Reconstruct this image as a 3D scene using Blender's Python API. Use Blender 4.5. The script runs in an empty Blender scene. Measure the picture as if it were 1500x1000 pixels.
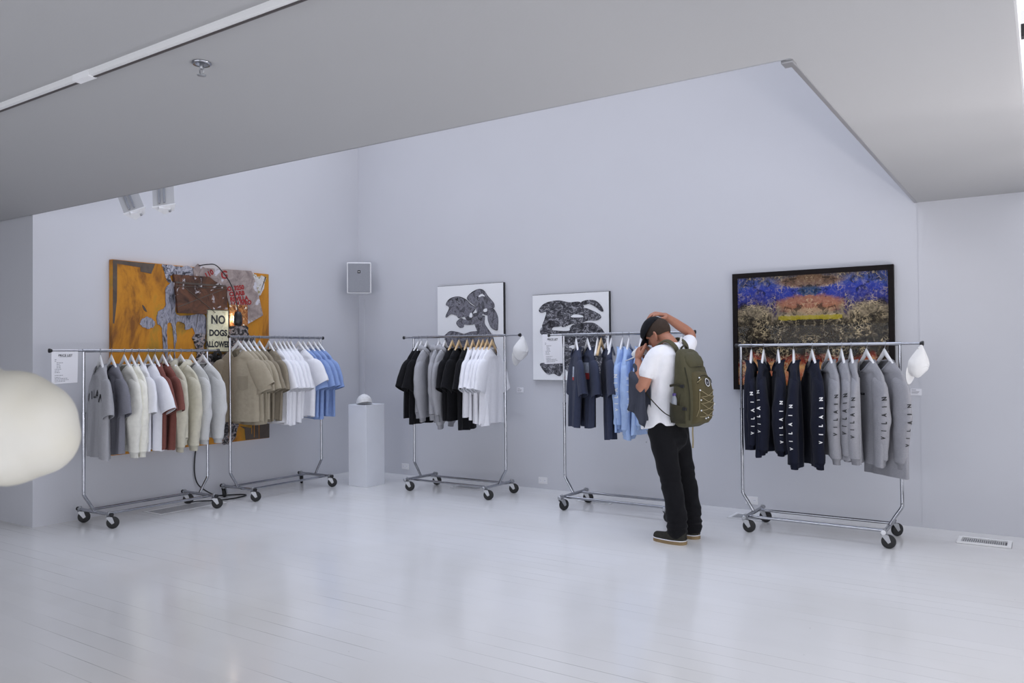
import bpy, bmesh, math, random
import numpy as np
from mathutils import Vector, Matrix

PI = math.pi
scene = bpy.context.scene
COL = scene.collection
rnd = random.Random(7)

# ------------------------------------------------------------------ helpers
def link(o, parent=None):
    COL.objects.link(o)
    if parent is not None:
        o.parent = parent
    return o

def tag(o, label=None, cat=None, group=None, kind=None):
    if label: o['label'] = label
    if cat: o['category'] = cat
    if group: o['group'] = group
    if kind: o['kind'] = kind
    return o

def thing(name, label, cat, loc=(0, 0, 0), rz=0.0, group=None):
    o = bpy.data.objects.new(name, None)
    o.empty_display_size = 0.05
    link(o)
    o.location = loc
    o.rotation_euler = (0, 0, rz)
    return tag(o, label, cat, group)

class MB:
    """collects verts / faces for one mesh"""
    def __init__(self):
        self.v = []; self.f = []
    def add(self, vs, fs):
        n = len(self.v)
        self.v.extend([tuple(map(float, p)) for p in vs])
        self.f.extend([tuple(i + n for i in q) for q in fs])
        return self
    def box(self, c, s, rz=0.0):
        cx, cy, cz = c; a, b, d = s[0] / 2, s[1] / 2, s[2] / 2
        co, si = math.cos(rz), math.sin(rz)
        vs = []
        for z in (-d, d):
            for x, y in ((-a, -b), (a, -b), (a, b), (-a, b)):
                vs.append((cx + x * co - y * si, cy + x * si + y * co, cz + z))
        fs = [(3, 2, 1, 0), (4, 5, 6, 7), (0, 1, 5, 4), (1, 2, 6, 5), (2, 3, 7, 6), (3, 0, 4, 7)]
        return self.add(vs, fs)
    def grid(self, pts, wrap=False, flip=False):
        """pts [nv][nu] of 3d points"""
        nv = len(pts); nu = len(pts[0]); vs = [p for r in pts for p in r]; fs = []
        for j in range(nv - 1):
            for i in range(nu if wrap else nu - 1):
                k = (i + 1) % nu
                q = (j * nu + i, j * nu + k, (j + 1) * nu + k, (j + 1) * nu + i)
                fs.append(q[::-1] if flip else q)
        return self.add(vs, fs)
    def tube(self, path, r, seg=10, caps=True, flat=None, up=None):
        """swept tube; r scalar or list; flat = (a,b) list of half sizes instead of r"""
        path = [Vector(p) for p in path]; n = len(path)
        if not isinstance(r, (list, tuple)): r = [r] * n
        rings = []
        prev = None
        for i, p in enumerate(path):
            t = (path[min(i + 1, n - 1)] - path[max(i - 1, 0)])
            if t.length < 1e-9: t = Vector((0, 0, 1))
            t.normalize()
            if prev is None:
                u = Vector(up) if up is not None else (Vector((0, 0, 1)) if abs(t.z) < 0.9 else Vector((1, 0, 0)))
            else:
                u = prev
            u = (u - t * u.dot(t))
            if u.length < 1e-6: u = t.orthogonal()
            u.normalize(); prev = u
            w = t.cross(u)
            a, b = (r[i], r[i]) if flat is None else flat[i]
            rings.append([tuple(p + u * (a * math.cos(2 * PI * k / seg)) + w * (b * math.sin(2 * PI * k / seg))) for k in range(seg)])
        base = len(self.v)
        self.grid(rings, wrap=True)
        if caps:
            self.f.append(tuple(base + k for k in range(seg))[::-1])
            self.f.append(tuple(base + (n - 1) * seg + k for k in range(seg)))
        return self
    def lathe(self, prof, c=(0, 0, 0), seg=20, axis='z', caps=True):
        rings = []
        for r, h in prof:
            ring = []
            for k in range(seg):
                a = 2 * PI * k / seg
                x, y = r * math.cos(a), r * math.sin(a)
                p = {'z': (x, y, h), 'x': (h, x, y), 'y': (y, h, x)}[axis]
                ring.append((c[0] + p[0], c[1] + p[1], c[2] + p[2]))
            rings.append(ring)
        base = len(self.v)
        self.grid(rings, wrap=True)
        if caps:
            self.f.append(tuple(base + k for k in range(seg))[::-1])
            self.f.append(tuple(base + (len(prof) - 1) * seg + k for k in range(seg)))
        return self
    def poly(self, pts, nrm, d):
        """closed flat polygon extruded by vector d (pts 3d)"""
        n = len(pts)
        vs = [tuple(p) for p in pts] + [tuple(Vector(p) + Vector(d)) for p in pts]
        fs = [tuple(range(n))[::-1], tuple(range(n, 2 * n))]
        for i in range(n):
            k = (i + 1) % n
            fs.append((i, k, n + k, n + i))
        return self.add(vs, fs)
    def build(self, name, mat, parent=None, smooth=False, bevel=0.0, sub=0, auto=None, mtx=None):
        me = bpy.data.meshes.new(name)
        me.from_pydata(self.v, [], self.f)
        bm = bmesh.new(); bm.from_mesh(me)
        bmesh.ops.recalc_face_normals(bm, faces=bm.faces[:])
        if mtx is not None: bmesh.ops.transform(bm, matrix=mtx, verts=bm.verts[:])
        bm.to_mesh(me); bm.free()
        me.materials.append(mat)
        if smooth:
            me.polygons.foreach_set('use_smooth', [True] * len(me.polygons))
            if auto is not None:
                me.set_sharp_from_angle(angle=math.radians(auto))
        me.update()
        o = bpy.data.objects.new(name, me)
        link(o, parent)
        if bevel > 0:
            m = o.modifiers.new('bevel', 'BEVEL'); m.width = bevel; m.segments = 2; m.limit_method = 'ANGLE'
        if sub:
            m = o.modifiers.new('subdivision', 'SUBSURF'); m.levels = sub; m.render_levels = sub
        return o

def smooth_loop(pts, n=6):
    """closed catmull-rom through 2d points"""
    out = []; N = len(pts)
    for i in range(N):
        p0, p1, p2, p3 = [np.array(pts[(i + k) % N], float) for k in (-1, 0, 1, 2)]
        for k in range(n):
            t = k / n
            out.append(tuple(0.5 * ((2 * p1) + (-p0 + p2) * t + (2 * p0 - 5 * p1 + 4 * p2 - p3) * t * t + (-p0 + 3 * p1 - 3 * p2 + p3) * t ** 3)))
    return out

def smooth_path(pts, n=6):
    out = []; N = len(pts); P_ = [np.array(p, float) for p in pts]
    for i in range(N - 1):
        p0 = P_[max(i - 1, 0)]; p1 = P_[i]; p2 = P_[i + 1]; p3 = P_[min(i + 2, N - 1)]
        for k in range(n):
            t = k / n
            out.append(tuple(0.5 * ((2 * p1) + (-p0 + p2) * t + (2 * p0 - 5 * p1 + 4 * p2 - p3) * t * t + (-p0 + 3 * p1 - 3 * p2 + p3) * t ** 3)))
    out.append(tuple(P_[-1]))
    return out

_text_cache = {}
def text_mesh(s, size=1.0, fine=0.0, bold=0.0, space=1.0):
    """(verts 2d, faces) of a string in the built-in font, centred on x, baseline at 0"""
    key = (s, size, fine, bold, space)
    if key in _text_cache: return _text_cache[key]
    cu = bpy.data.curves.new('lettering_curve', 'FONT'); cu.body = s; cu.size = size
    cu.align_x = 'CENTER'; cu.offset = bold; cu.space_character = space; cu.resolution_u = 3
    o = bpy.data.objects.new('lettering_curve', cu); COL.objects.link(o)
    dg = bpy.context.evaluated_depsgraph_get(); dg.update()
    me = bpy.data.meshes.new_from_object(o.evaluated_get(dg))
    bm = bmesh.new(); bm.from_mesh(me)
    bmesh.ops.triangulate(bm, faces=bm.faces[:])
    if fine > 0:
        for _ in range(3):
            es = [e for e in bm.edges if e.calc_length() > fine]
            if not es: break
            bmesh.ops.subdivide_edges(bm, edges=es, cuts=1)
            bmesh.ops.triangulate(bm, faces=bm.faces[:])
    vs = [(v.co.x, v.co.y) for v in bm.verts]; bm.verts.ensure_lookup_table()
    fs = [tuple(v.index for v in f.verts) for f in bm.faces]
    bm.free(); bpy.data.meshes.remove(me); COL.objects.unlink(o); bpy.data.objects.remove(o); bpy.data.curves.remove(cu)
    _text_cache[key] = (vs, fs)
    return vs, fs

# ------------------------------------------------------------------ materials
def srgb(r, g, b):
    def f(c):
        c /= 255.0
        return c / 12.92 if c <= 0.04045 else ((c + 0.055) / 1.055) ** 2.4
    return (f(r), f(g), f(b), 1.0)

def mat(name, col, rough=0.6, metal=0.0, spec=0.5, noise=None, bump=None, coat=0.0, sheen=0.0, emit=None):
    """noise=(scale, amount[, col2]); bump=(scale, strength)"""
    m = bpy.data.materials.new(name); m.use_nodes = True
    nt = m.node_tree; b = nt.nodes['Principled BSDF']
    b.inputs['Base Color'].default_value = col
    b.inputs['Roughness'].default_value = rough
    b.inputs['Metallic'].default_value = metal
    b.inputs['Specular IOR Level'].default_value = spec
    b.inputs['Coat Weight'].default_value = coat
    b.inputs['Coat Roughness'].default_value = 0.08
    if sheen:
        b.inputs['Sheen Weight'].default_value = sheen
    tc = nt.nodes.new('ShaderNodeTexCoord')
    if noise:
        n = nt.nodes.new('ShaderNodeTexNoise'); n.inputs['Scale'].default_value = noise[0]; n.inputs['Detail'].default_value = 5
        nt.links.new(tc.outputs['Object'], n.inputs['Vector'])
        r = nt.nodes.new('ShaderNodeMapRange'); r.inputs[1].default_value = 0.3; r.inputs[2].default_value = 0.7
        nt.links.new(n.outputs['Fac'], r.inputs[0])
        mx = nt.nodes.new('ShaderNodeMix'); mx.data_type = 'RGBA'
        k = noise[1]
        mx.inputs[6].default_value = col if len(noise) > 2 else tuple(c * (1 - k) for c in col[:3]) + (1,)
        mx.inputs[7].default_value = noise[2] if len(noise) > 2 else tuple(min(1, c * (1 + k)) for c in col[:3]) + (1,)
        nt.links.new(r.outputs[0], mx.inputs[0]); nt.links.new(mx.outputs[2], b.inputs['Base Color'])
    if bump:
        n = nt.nodes.new('ShaderNodeTexNoise'); n.inputs['Scale'].default_value = bump[0]; n.inputs['Detail'].default_value = 4
        nt.links.new(tc.outputs['Object'], n.inputs['Vector'])
        bp = nt.nodes.new('ShaderNodeBump'); bp.inputs['Strength'].default_value = bump[1]; bp.inputs['Distance'].default_value = 0.01
        nt.links.new(n.outputs['Fac'], bp.inputs['Height']); nt.links.new(bp.outputs[0], b.inputs['Normal'])
    if emit:
        b.inputs['Emission Color'].default_value = emit[0]; b.inputs['Emission Strength'].default_value = emit[1]
    return m

def cloth(name, r, g, b, k=0.10, heather=False):
    return mat(name, srgb(r, g, b), rough=0.9, spec=0.15, noise=(420 if heather else 30, 0.22 if heather else k * 0.5), bump=(16, 0.55), sheen=0.06)

M = {}
M['wall'] = mat('white_wall_paint', (0.62, 0.628, 0.668, 1), 0.65, bump=(90, 0.04), noise=(1.3, 0.012))
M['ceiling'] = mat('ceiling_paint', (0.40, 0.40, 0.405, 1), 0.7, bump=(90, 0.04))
M['trim'] = mat('grey_metal_profile', (0.36, 0.36, 0.37, 1), 0.4, metal=0.5)
M['chrome'] = mat('chrome', (0.40, 0.41, 0.44, 1), 0.12, metal=1.0, noise=(30, 0.08))
M['steel'] = mat('zinc_steel', (0.42, 0.43, 0.45, 1), 0.4, metal=0.9)
M['rubber'] = mat('black_rubber', (0.012, 0.012, 0.013, 1), 0.55)
M['blackp'] = mat('black_plastic', (0.015, 0.015, 0.016, 1), 0.35)
M['whitep'] = mat('white_plastic', (0.82, 0.82, 0.83, 1), 0.35)
M['whitemetal'] = mat('white_enamel', (0.75, 0.75, 0.75, 1), 0.35)
M['paper'] = mat('white_paper', (0.84, 0.84, 0.88, 1), 0.8)
M['ink'] = mat('black_ink', (0.03, 0.03, 0.035, 1), 0.8)
M['inkgrey'] = mat('grey_ink', (0.22, 0.22, 0.25, 1), 0.8)
M['wood'] = mat('pale_wood', srgb(214, 184, 140), 0.5, noise=(40, 0.12))
M['pedestal'] = mat('pedestal_paint', (0.76, 0.78, 0.83, 1), 0.55, noise=(3, 0.03))
M['grille'] = mat('speaker_grille', (0.30, 0.31, 0.34, 1), 0.5, noise=(500, 0.25), bump=(400, 0.3))

def floor_material():
    m = bpy.data.materials.new('white_painted_planks'); m.use_nodes = True
    nt = m.node_tree; b = nt.nodes['Principled BSDF']; N = nt.nodes.new; L = nt.links.new
    tc = N('ShaderNodeTexCoord'); sp = N('ShaderNodeSeparateXYZ'); L(tc.outputs['Object'], sp.inputs[0])
    def math_(op, a, bb=None, c=None):
        n = N('ShaderNodeMath'); n.operation = op
        for i, v in enumerate((a, bb, c)):
            if v is None: continue
            if isinstance(v, (int, float)): n.inputs[i].default_value = v
            else: L(v, n.inputs[i])
        return n.outputs[0]
    W = 0.125
    yy = math_('DIVIDE', sp.outputs['Y'], W)
    fr = math_('FRACT', yy); idx = math_('FLOOR', yy)
    d = math_('ABSOLUTE', math_('SUBTRACT', fr, 0.5))
    seam = math_('GREATER_THAN', d, 0.5 - 0.011)
    # seams only open up here and there
    cv = N('ShaderNodeCombineXYZ'); L(math_('MULTIPLY', sp.outputs['X'], 0.9), cv.inputs[0]); L(math_('MULTIPLY', idx, 7.31), cv.inputs[1])
    nz = N('ShaderNodeTexNoise'); nz.inputs['Scale'].default_value = 1.0; nz.inputs['Detail'].default_value = 3; L(cv.outputs[0], nz.inputs['Vector'])
    mr = N('ShaderNodeMapRange'); mr.inputs[1].default_value = 0.50; mr.inputs[2].default_value = 0.62; L(nz.outputs['Fac'], mr.inputs[0])
    seamv = math_('MULTIPLY', seam, mr.outputs[0])
    # worn tint
    n2 = N('ShaderNodeTexNoise'); n2.inputs['Scale'].default_value = 1.1; n2.inputs['Detail'].default_value = 3; n2.inputs['Roughness'].default_value = 0.5
    L(tc.outputs['Object'], n2.inputs['Vector'])
    r2 = N('ShaderNodeMapRange'); r2.inputs[1].default_value = 0.42; r2.inputs[2].default_value = 0.72; L(n2.outputs['Fac'], r2.inputs[0])
    mx = N('ShaderNodeMix'); mx.data_type = 'RGBA'; mx.inputs[6].default_value = (0.80, 0.795, 0.79, 1); mx.inputs[7].default_value = (0.76, 0.75, 0.73, 1)
    L(r2.outputs[0], mx.inputs[0])
    # plank to plank tone
    wn = N('ShaderNodeTexWhiteNoise'); wn.noise_dimensions = '1D'; L(idx, wn.inputs['W'])
    hs = N('ShaderNodeHueSaturation'); L(mx.outputs[2], hs.inputs['Color'])
    L(math_('MULTIPLY_ADD', wn.outputs['Value'], 0.024, 0.988), hs.inputs['Value'])
    # specks
    n3 = N('ShaderNodeTexVoronoi'); n3.inputs['Scale'].default_value = 5.0; L(tc.outputs['Object'], n3.inputs['Vector'])
    spk = math_('LESS_THAN', n3.outputs['Distance'], 0.014)
    mk = math_('MAXIMUM', math_('MULTIPLY', seamv, 0.75), math_('MULTIPLY', spk, 0.7))
    m2 = N('ShaderNodeMix'); m2.data_type = 'RGBA'; m2.inputs[7].default_value = (0.09, 0.085, 0.08, 1)
    L(mk, m2.inputs[0]); L(hs.outputs[0], m2.inputs[6]); L(m2.outputs[2], b.inputs['Base Color'])
    n4 = N('ShaderNodeTexNoise'); n4.inputs['Scale'].default_value = 4.0; n4.inputs['Detail'].default_value = 4; L(tc.outputs['Object'], n4.inputs['Vector'])
    r4 = N('ShaderNodeMapRange'); r4.inputs[3].default_value = 0.09; r4.inputs[4].default_value = 0.22; L(n4.outputs['Fac'], r4.inputs[0])
    L(r4.outputs[0], b.inputs['Roughness'])
    b.inputs['Specular IOR Level'].default_value = 0.55
    # gentle plank cupping
    bp = N('ShaderNodeBump'); bp.inputs['Strength'].default_value = 0.05; bp.inputs['Distance'].default_value = 0.002
    hgt = math_('MULTIPLY', math_('MULTIPLY', d, d), -0.4)
    L(hgt, bp.inputs['Height']); L(bp.outputs[0], b.inputs['Normal'])
    return m
M['floor'] = floor_material()

# ------------------------------------------------------------------ room shell
XL, YR, ZC = -7.45, 7.57, 2.755
YO, XO = 3.50, -0.89          # front and right edge of the ceiling opening
XE = -0.077                   # front edge of the ceiling slab, by the glazed front
XG, YB, XW = 1.15, -2.6, -9.6 # glazed front, rear wall, far left wall
ZR_ = 3.05
ZS = 5.2                     # top of the light well

def struct(name, mb, m, **k):
    o = mb.build(name, m, **k); o['kind'] = 'structure'; return o

struct('floor', MB().box(((XW + XG) / 2, (YB + YR) / 2, -0.05), (XG - XW + 0.4, YR - YB + 0.4, 0.1)), M['floor'])
c = MB()
def slab(x0, x1, y0, y1, z0, z1): c.box(((x0 + x1) / 2, (y0 + y1) / 2, (z0 + z1) / 2), (x1 - x0, y1 - y0, z1 - z0))
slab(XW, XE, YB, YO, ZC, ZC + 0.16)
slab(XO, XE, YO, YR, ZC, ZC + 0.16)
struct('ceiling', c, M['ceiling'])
struct('wall_left', MB().box((XL - 0.06, (3.53 + YR) / 2, ZS / 2), (0.12, YR - 3.53, ZS)), M['wall'])
wb_ = MB()
wb_.box(((XL - 0.12 + XO) / 2, YR + 0.06, ZS / 2), (XO - XL + 0.12, 0.12, ZS))
wb_.box(((XO + XG + 0.12) / 2, YR + 0.0585, (ZR_ + 0.12) / 2), (XG + 0.12 - XO, 0.123, ZR_ + 0.12))
struct('wall_back', wb_, M['wall'])
struct('wall_pier', MB().box(((XW + XL - 0.12) / 2, 3.53 + 0.06, ZS / 2), (XL - 0.12 - XW, 0.12, ZS)), M['wall'])
struct('wall_far_left', MB().box((XW - 0.06, (YB + 3.6) / 2, ZC / 2), (0.12, 3.6 - YB + 0.2, ZC)), M['wall'])
struct('wall_rear', MB().box(((XW + XG) / 2, YB - 0.06, ZC / 2), (XG - XW + 0.2, 0.12, ZC + 0.3)), M['wall'])
struct('wall_light_well_front', MB().box(((XL + XO) / 2, YO - 0.06, (ZC + 0.16 + ZS) / 2), (XO - XL + 0.1, 0.12, ZS - ZC - 0.16)), M['wall'])
struct('wall_light_well_right', MB().box((XO + 0.06, (YO + YR) / 2 - 0.05, (ZC + 0.16 + ZS) / 2), (0.12, YR - YO + 0.1, ZS - ZC - 0.16)), M['wall'])
# metal edge profile of the opening
t = MB(); t.box((XO - 0.012, (YO + YR) / 2 + 0.0, ZC + 0.016), (0.024, YR - YO - 0.02, 0.04))
t.box((XO - 0.02, YO + 0.05, ZC + 0.012), (0.05, 0.07, 0.05))
t.box(((XL + XO) / 2, YO + 0.004, ZC + 0.012), (XO - XL, 0.008, 0.03))
struct('trim_1', t, M['trim'], bevel=0.003)
# roof of the light well with a long slot of skylight glazing
SY0, SY1 = 3.75, 7.2
r = MB(); 
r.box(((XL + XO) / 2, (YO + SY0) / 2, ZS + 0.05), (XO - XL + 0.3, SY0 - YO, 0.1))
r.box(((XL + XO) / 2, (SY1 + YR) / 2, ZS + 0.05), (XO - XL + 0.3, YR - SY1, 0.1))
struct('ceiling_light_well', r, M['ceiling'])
g = MB()
for i in range(6):
    x = XL + (XO - XL) * i / 5
    g.box((x, (SY0 + SY1) / 2, ZS + 0.07), (0.05, SY1 - SY0, 0.06))
struct('trim_2', g, M['whitemetal'])
# glazed front: bars of the glass roof strip and of the window wall
ZR = 3.05
g = MB()
for y in [YB, -1.4, 0.1, 1.6, 3.1, 4.62, 6.1, YR]:
    g.box(((XE + XG) / 2 + 0.05, y, ZR), (XG - XE + 0.1, 0.05, 0.06))
for y in [YB, -1.0, 0.6, 2.2, 3.7, 5.2, 6.3, YR]:
    g.box((XG, y, ZR / 2), (0.09, 0.09, ZR))
for z in (0.04, 1.05, 2.2, ZR):
    g.box((XG, (YB + YR) / 2, z), (0.07, YR - YB, 0.07))
struct('window_frame', g, M['blackp'])
gm = bpy.data.materials.new('clear_glass'); gm.use_nodes = True
nt = gm.node_tree; nt.nodes.remove(nt.nodes['Principled BSDF'])
tr = nt.nodes.new('ShaderNodeBsdfTransparent'); gl = nt.nodes.new('ShaderNodeBsdfGlossy'); gl.inputs['Roughness'].default_value = 0.02
fr = nt.nodes.new('ShaderNodeLayerWeight'); fr.inputs['Blend'].default_value = 0.5; mxs = nt.nodes.new('ShaderNodeMixShader')
pw = nt.nodes.new('ShaderNodeMath'); pw.operation = 'POWER'; pw.inputs[1].default_value = 5.0; nt.links.new(fr.outputs['Facing'], pw.inputs[0])
ml = nt.nodes.new('ShaderNodeMath'); ml.operation = 'MULTIPLY_ADD'; ml.inputs[1].default_value = 0.6; ml.inputs[2].default_value = 0.03; nt.links.new(pw.outputs[0], ml.inputs[0])
nt.links.new(ml.outputs[0], mxs.inputs[0]); nt.links.new(tr.outputs[0], mxs.inputs[1]); nt.links.new(gl.outputs[0], mxs.inputs[2])
nt.links.new(mxs.outputs[0], nt.nodes['Material Output'].inputs['Surface'])
M['glass'] = gm
wf = MB()
for i in range(6): wf.box((-8.4 + 7.6 * i / 5, YB + 0.02, 1.45), (0.06, 0.04, 2.4))
for z in (0.27, 2.63): wf.box((-4.6, YB + 0.02, z), (7.66, 0.04, 0.06))
struct('trim_4', wf, M['whitemetal'])  # frame of an invented rear window, around the added fill light
struct('window_1', MB().box((XG, (YB + YR) / 2, ZR / 2), (0.008, YR - YB, ZR)), gm)
struct('window_2', MB().box(((XE + XG) / 2, (YB + YR) / 2, ZR + 0.035), (XG - XE, YR - YB, 0.008)), gm)

# ------------------------------------------------------------------ camera
F = 1171.594; yaw, pitch, roll = 0.588295888, 0.0149452474, -0.00830003138
cam = bpy.data.cameras.new('camera'); co = bpy.data.objects.new('camera', cam); COL.objects.link(co)
cam.sensor_fit = 'HORIZONTAL'; cam.sensor_width = 36.0; cam.lens = F / 1500 * 36
fw = Vector((-math.sin(yaw) * math.cos(pitch), math.cos(yaw) * math.cos(pitch), math.sin(pitch)))
rt = Vector((math.cos(yaw), math.sin(yaw), 0)); up = rt.cross(fw)
r2 = rt * math.cos(roll) + up * math.sin(roll); u2 = up * math.cos(roll) - rt * math.sin(roll)
mw = Matrix((r2, u2, -fw)).transposed().to_4x4(); mw.translation = (0, 0, 1.5)
co.matrix_world = mw
cam.clip_start = 0.05
cam.dof.use_dof = True; cam.dof.focus_distance = 6.6; cam.dof.aperture_fstop = 5.6
scene.camera = co

# ------------------------------------------------------------------ light
w = bpy.data.worlds.new('world'); scene.world = w; w.use_nodes = True
bg = w.node_tree.nodes['Background']; bg.inputs[0].default_value = (0.92, 0.93, 1.0, 1); bg.inputs[1].default_value = 1.3
def area(name, loc, rot, sx, sy, power, col):
    l = bpy.data.lights.new(name, 'AREA'); l.shape = 'RECTANGLE'; l.size = sx; l.size_y = sy; l.energy = power; l.color = col
    o = bpy.data.objects.new(name, l); COL.objects.link(o); o.location = loc; o.rotation_euler = rot
    return o
sk_ = area('skylight', ((XL + XO) / 2, (SY0 + SY1) / 2, ZS + 0.16), (0, 0, 0), XO - XL, SY1 - SY0, 50, (0.66, 0.76, 1.0)); sk_.data.spread = math.radians(95)
area('shopfront_daylight', (XG + 0.15, 0.7, 1.1), (0, PI / 2, 0), 2.0, 6.4, 62, (0.95, 0.94, 1.0))
area('rear_fill_light', (-3.6, YB + 0.06, 1.05), (PI / 2, 0, 0), 5.6, 2.0, 92, (0.90, 0.925, 1.0))  # added fill light behind the camera, no window known there
pv = area('sunlit_pavement', (XG + 1.0, 5.0, 0.02), (0, PI - 0.70, 0), 0.5, 0.9, 46, (1.0, 0.95, 0.94)); pv.data.spread = math.radians(95)
scene.view_settings.view_transform = 'Standard'; scene.view_settings.look = 'None'
scene.view_settings.gamma = 1.0; scene.view_settings.use_curve_mapping = False
scene.view_settings.exposure = 0.0
# ------------------------------------------------------------------ racks
def add_empty(name, parent, loc=(0, 0, 0), rz=0.0):
    o = bpy.data.objects.new(name, None); o.empty_display_size = 0.03; link(o, parent)
    o.location = loc; o.rotation_euler = (0, 0, rz); return o

def caster(parent, x, y, rz, zc=0.098):
    fork = MB()
    fork.lathe([(0.012, 0.128), (0.012, 0.108), (0.026, 0.107), (0.026, 0.101)], seg=14)
    for s in (-1, 1):
        fork.poly([(s * 0.019, -0.026, 0.102), (s * 0.019, 0.026, 0.102), (s * 0.019, 0.042, 0.052), (s * 0.019, 0.022, 0.040)], None, (s * 0.003, 0, 0))
    fork.lathe([(0.006, -0.026), (0.006, 0.026)], c=(0, 0.03, 0.0525), seg=10, axis='x')
    R_ = Matrix.Translation((x, y, 0)) @ Matrix.Rotation(rz, 4, 'Z')
    f = fork.build('caster', M['steel'], parent, smooth=True, auto=35, mtx=R_)
    wh = MB()
    wh.lathe([(0.012, -0.015), (0.040, -0.0155), (0.050, -0.012), (0.0525, -0.005), (0.0525, 0.005), (0.050, 0.012), (0.040, 0.0155), (0.012, 0.015)], c=(0, 0.03, 0.0525), seg=26, axis='x')
    wh.build('wheel', M['rubber'], f, smooth=True, auto=40, mtx=R_)

def rack(loc, rz, zbar, ext, label, caps, wheel_rot, whitecap=None):
    """local x along the bar, near side = local -y"""
    t = thing('clothes_rack', label, 'clothes rack', loc, rz, 'chrome rolling clothes racks')
    hw, hb, dp = 0.625, 0.53, 0.235
    r = 0.0145
    # hanging rail with pull-out ends
    b = MB(); b.tube([(-hw - 0.012, 0, zbar), (hw + 0.012, 0, zbar)], r, 14)
    rail = b.build('hanging_rail', M['chrome'], t, smooth=True, auto=40)
    for s, e in ((-1, ext[0]), (1, ext[1])):
        if e <= 0: 
            k = MB(); k.lathe([(0.0165, s * (hw + 0.010)), (0.0165, s * (hw + 0.018))], c=(0, 0, zbar), seg=14, axis='x'); k.build('end_cap', M['blackp'], rail, smooth=True, auto=40)
            continue
        k = MB(); k.tube([(s * hw, 0, zbar), (s * (hw + e), 0, zbar)], 0.0095, 12)
        p = k.build('rail_extension', M['chrome'], t, smooth=True, auto=40)
        k = MB(); k.lathe([(0.012, s * (hw + e - 0.02)), (0.019, s * (hw + e - 0.004)), (0.019, s * (hw + e + 0.006)), (0.012, s * (hw + e + 0.009))], c=(0, 0, zbar), seg=14, axis='x')
        k.build('end_cap', M['blackp'], p, smooth=True, auto=40)
    for s in (-1, 1):
        path = smooth_path([(s * hb, 0, 0.128), (s * (hb + 0.045), 0, 0.205), (s * (hw - 0.006), 0, 0.275), (s * hw, 0, 0.31), (s * hw, 0, 0.45), (s * hw, 0, 1.0)], 4) 
        b = MB(); b.tube(path, r * 0.95, 12)
        up_ = b.build('upright', M['chrome'], t, smooth=True, auto=40)
        b = MB(); b.tube([(s * hw, 0, 0.95), (s * hw, 0, zbar - 0.006)], r * 0.80, 12)
        b.lathe([(r * 1.12, 1.0), (r * 1.12, 1.012)], c=(s * hw, 0, 0), seg=12)
        b.build('inner_tube', M['chrome'], up_, smooth=True, auto=40)
        b = MB(); b.lathe([(0.004, -0.001), (0.004, 0.028)], c=(s * hw, -0.03, 0.31), seg=8, axis='y')
        b.build('push_button', M['steel'], up_, smooth=True)
        # base crossbar
        b = MB(); b.tube([(s * hb, -dp - 0.035, 0.125), (s * hb, dp + 0.035, 0.125)], 0.0155, 12)
        cb = b.build('base_crossbar', M['chrome'], t, smooth=True, auto=40)
        capm = M[caps]
        if whitecap is not None and s == whitecap: capm = M['whitep']
        for q in (-1, 1):
            b = MB(); b.lathe([(0.0175, q * (dp + 0.028)), (0.0185, q * (dp + 0.045)), (0.012, q * (dp + 0.052))], c=(s * hb, 0, 0.125), seg=14, axis='y')
            b.build('end_cap', capm, cb, smooth=True, auto=40)
            b = MB(); b.lathe([(0.019, -0.013), (0.019, 0.013)], c=(s * hb, q * dp, 0.125), seg=12, axis='y')
            b.lathe([(0.012, 0.138), (0.012, 0.148), (0.007, 0.152)], c=(s * hb, q * dp, 0), seg=10)
            b.build('clamp', M['steel'], cb, smooth=True, auto=40)
    for q in (-1, 1):
        b = MB(); b.tube([(-hb, q * (dp - 0.075), 0.118), (hb, q * (dp - 0.075), 0.118)], 0.0125, 12)
        b.build('base_rail', M['chrome'], t, smooth=True, auto=40)
    for i, (s, q) in enumerate(((-1, -1), (-1, 1), (1, -1), (1, 1))):
        caster(t, s * hb, q * dp, wheel_rot[i])
    return t

D = math.radians
ZB1, ZB2, ZB3, ZB4, ZB5 = 1.556, 1.698, 1.690, 1.678, 1.551
rack((-7.055, 4.395, 0), D(90), ZB1, (0.29, 0.13), 'leftmost chrome clothes rack, in front of the orange painting', 'rubber', (D(-122), D(-116), D(-118), D(-126)))
rack((-7.028, 5.895, 0), D(90), ZB2, (0.0, 0.03), 'chrome clothes rack between the orange painting and the white pedestal', 'rubber', (D(-122), D(-50), D(-128), D(-48)))
rack((-5.33, 6.92, 0), 0, ZB3, (0.145, 0.19), 'chrome clothes rack just right of the white pedestal', 'steel', (D(-55), D(-60), D(-62), D(-60)))
rack((-3.33, 6.85, 0), 0, ZB4, (0.17, 0.10), 'chrome clothes rack half hidden behind the standing person', 'steel', (D(-20), D(-60), D(-40), D(-60)))
rack((-1.57, 6.86, 0), 0, ZB5, (0.04, 0.16), 'rightmost chrome clothes rack, below the blue and brown painting', 'steel', (D(-78), D(-84), D(-72), D(-40)), whitecap=1)

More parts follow.
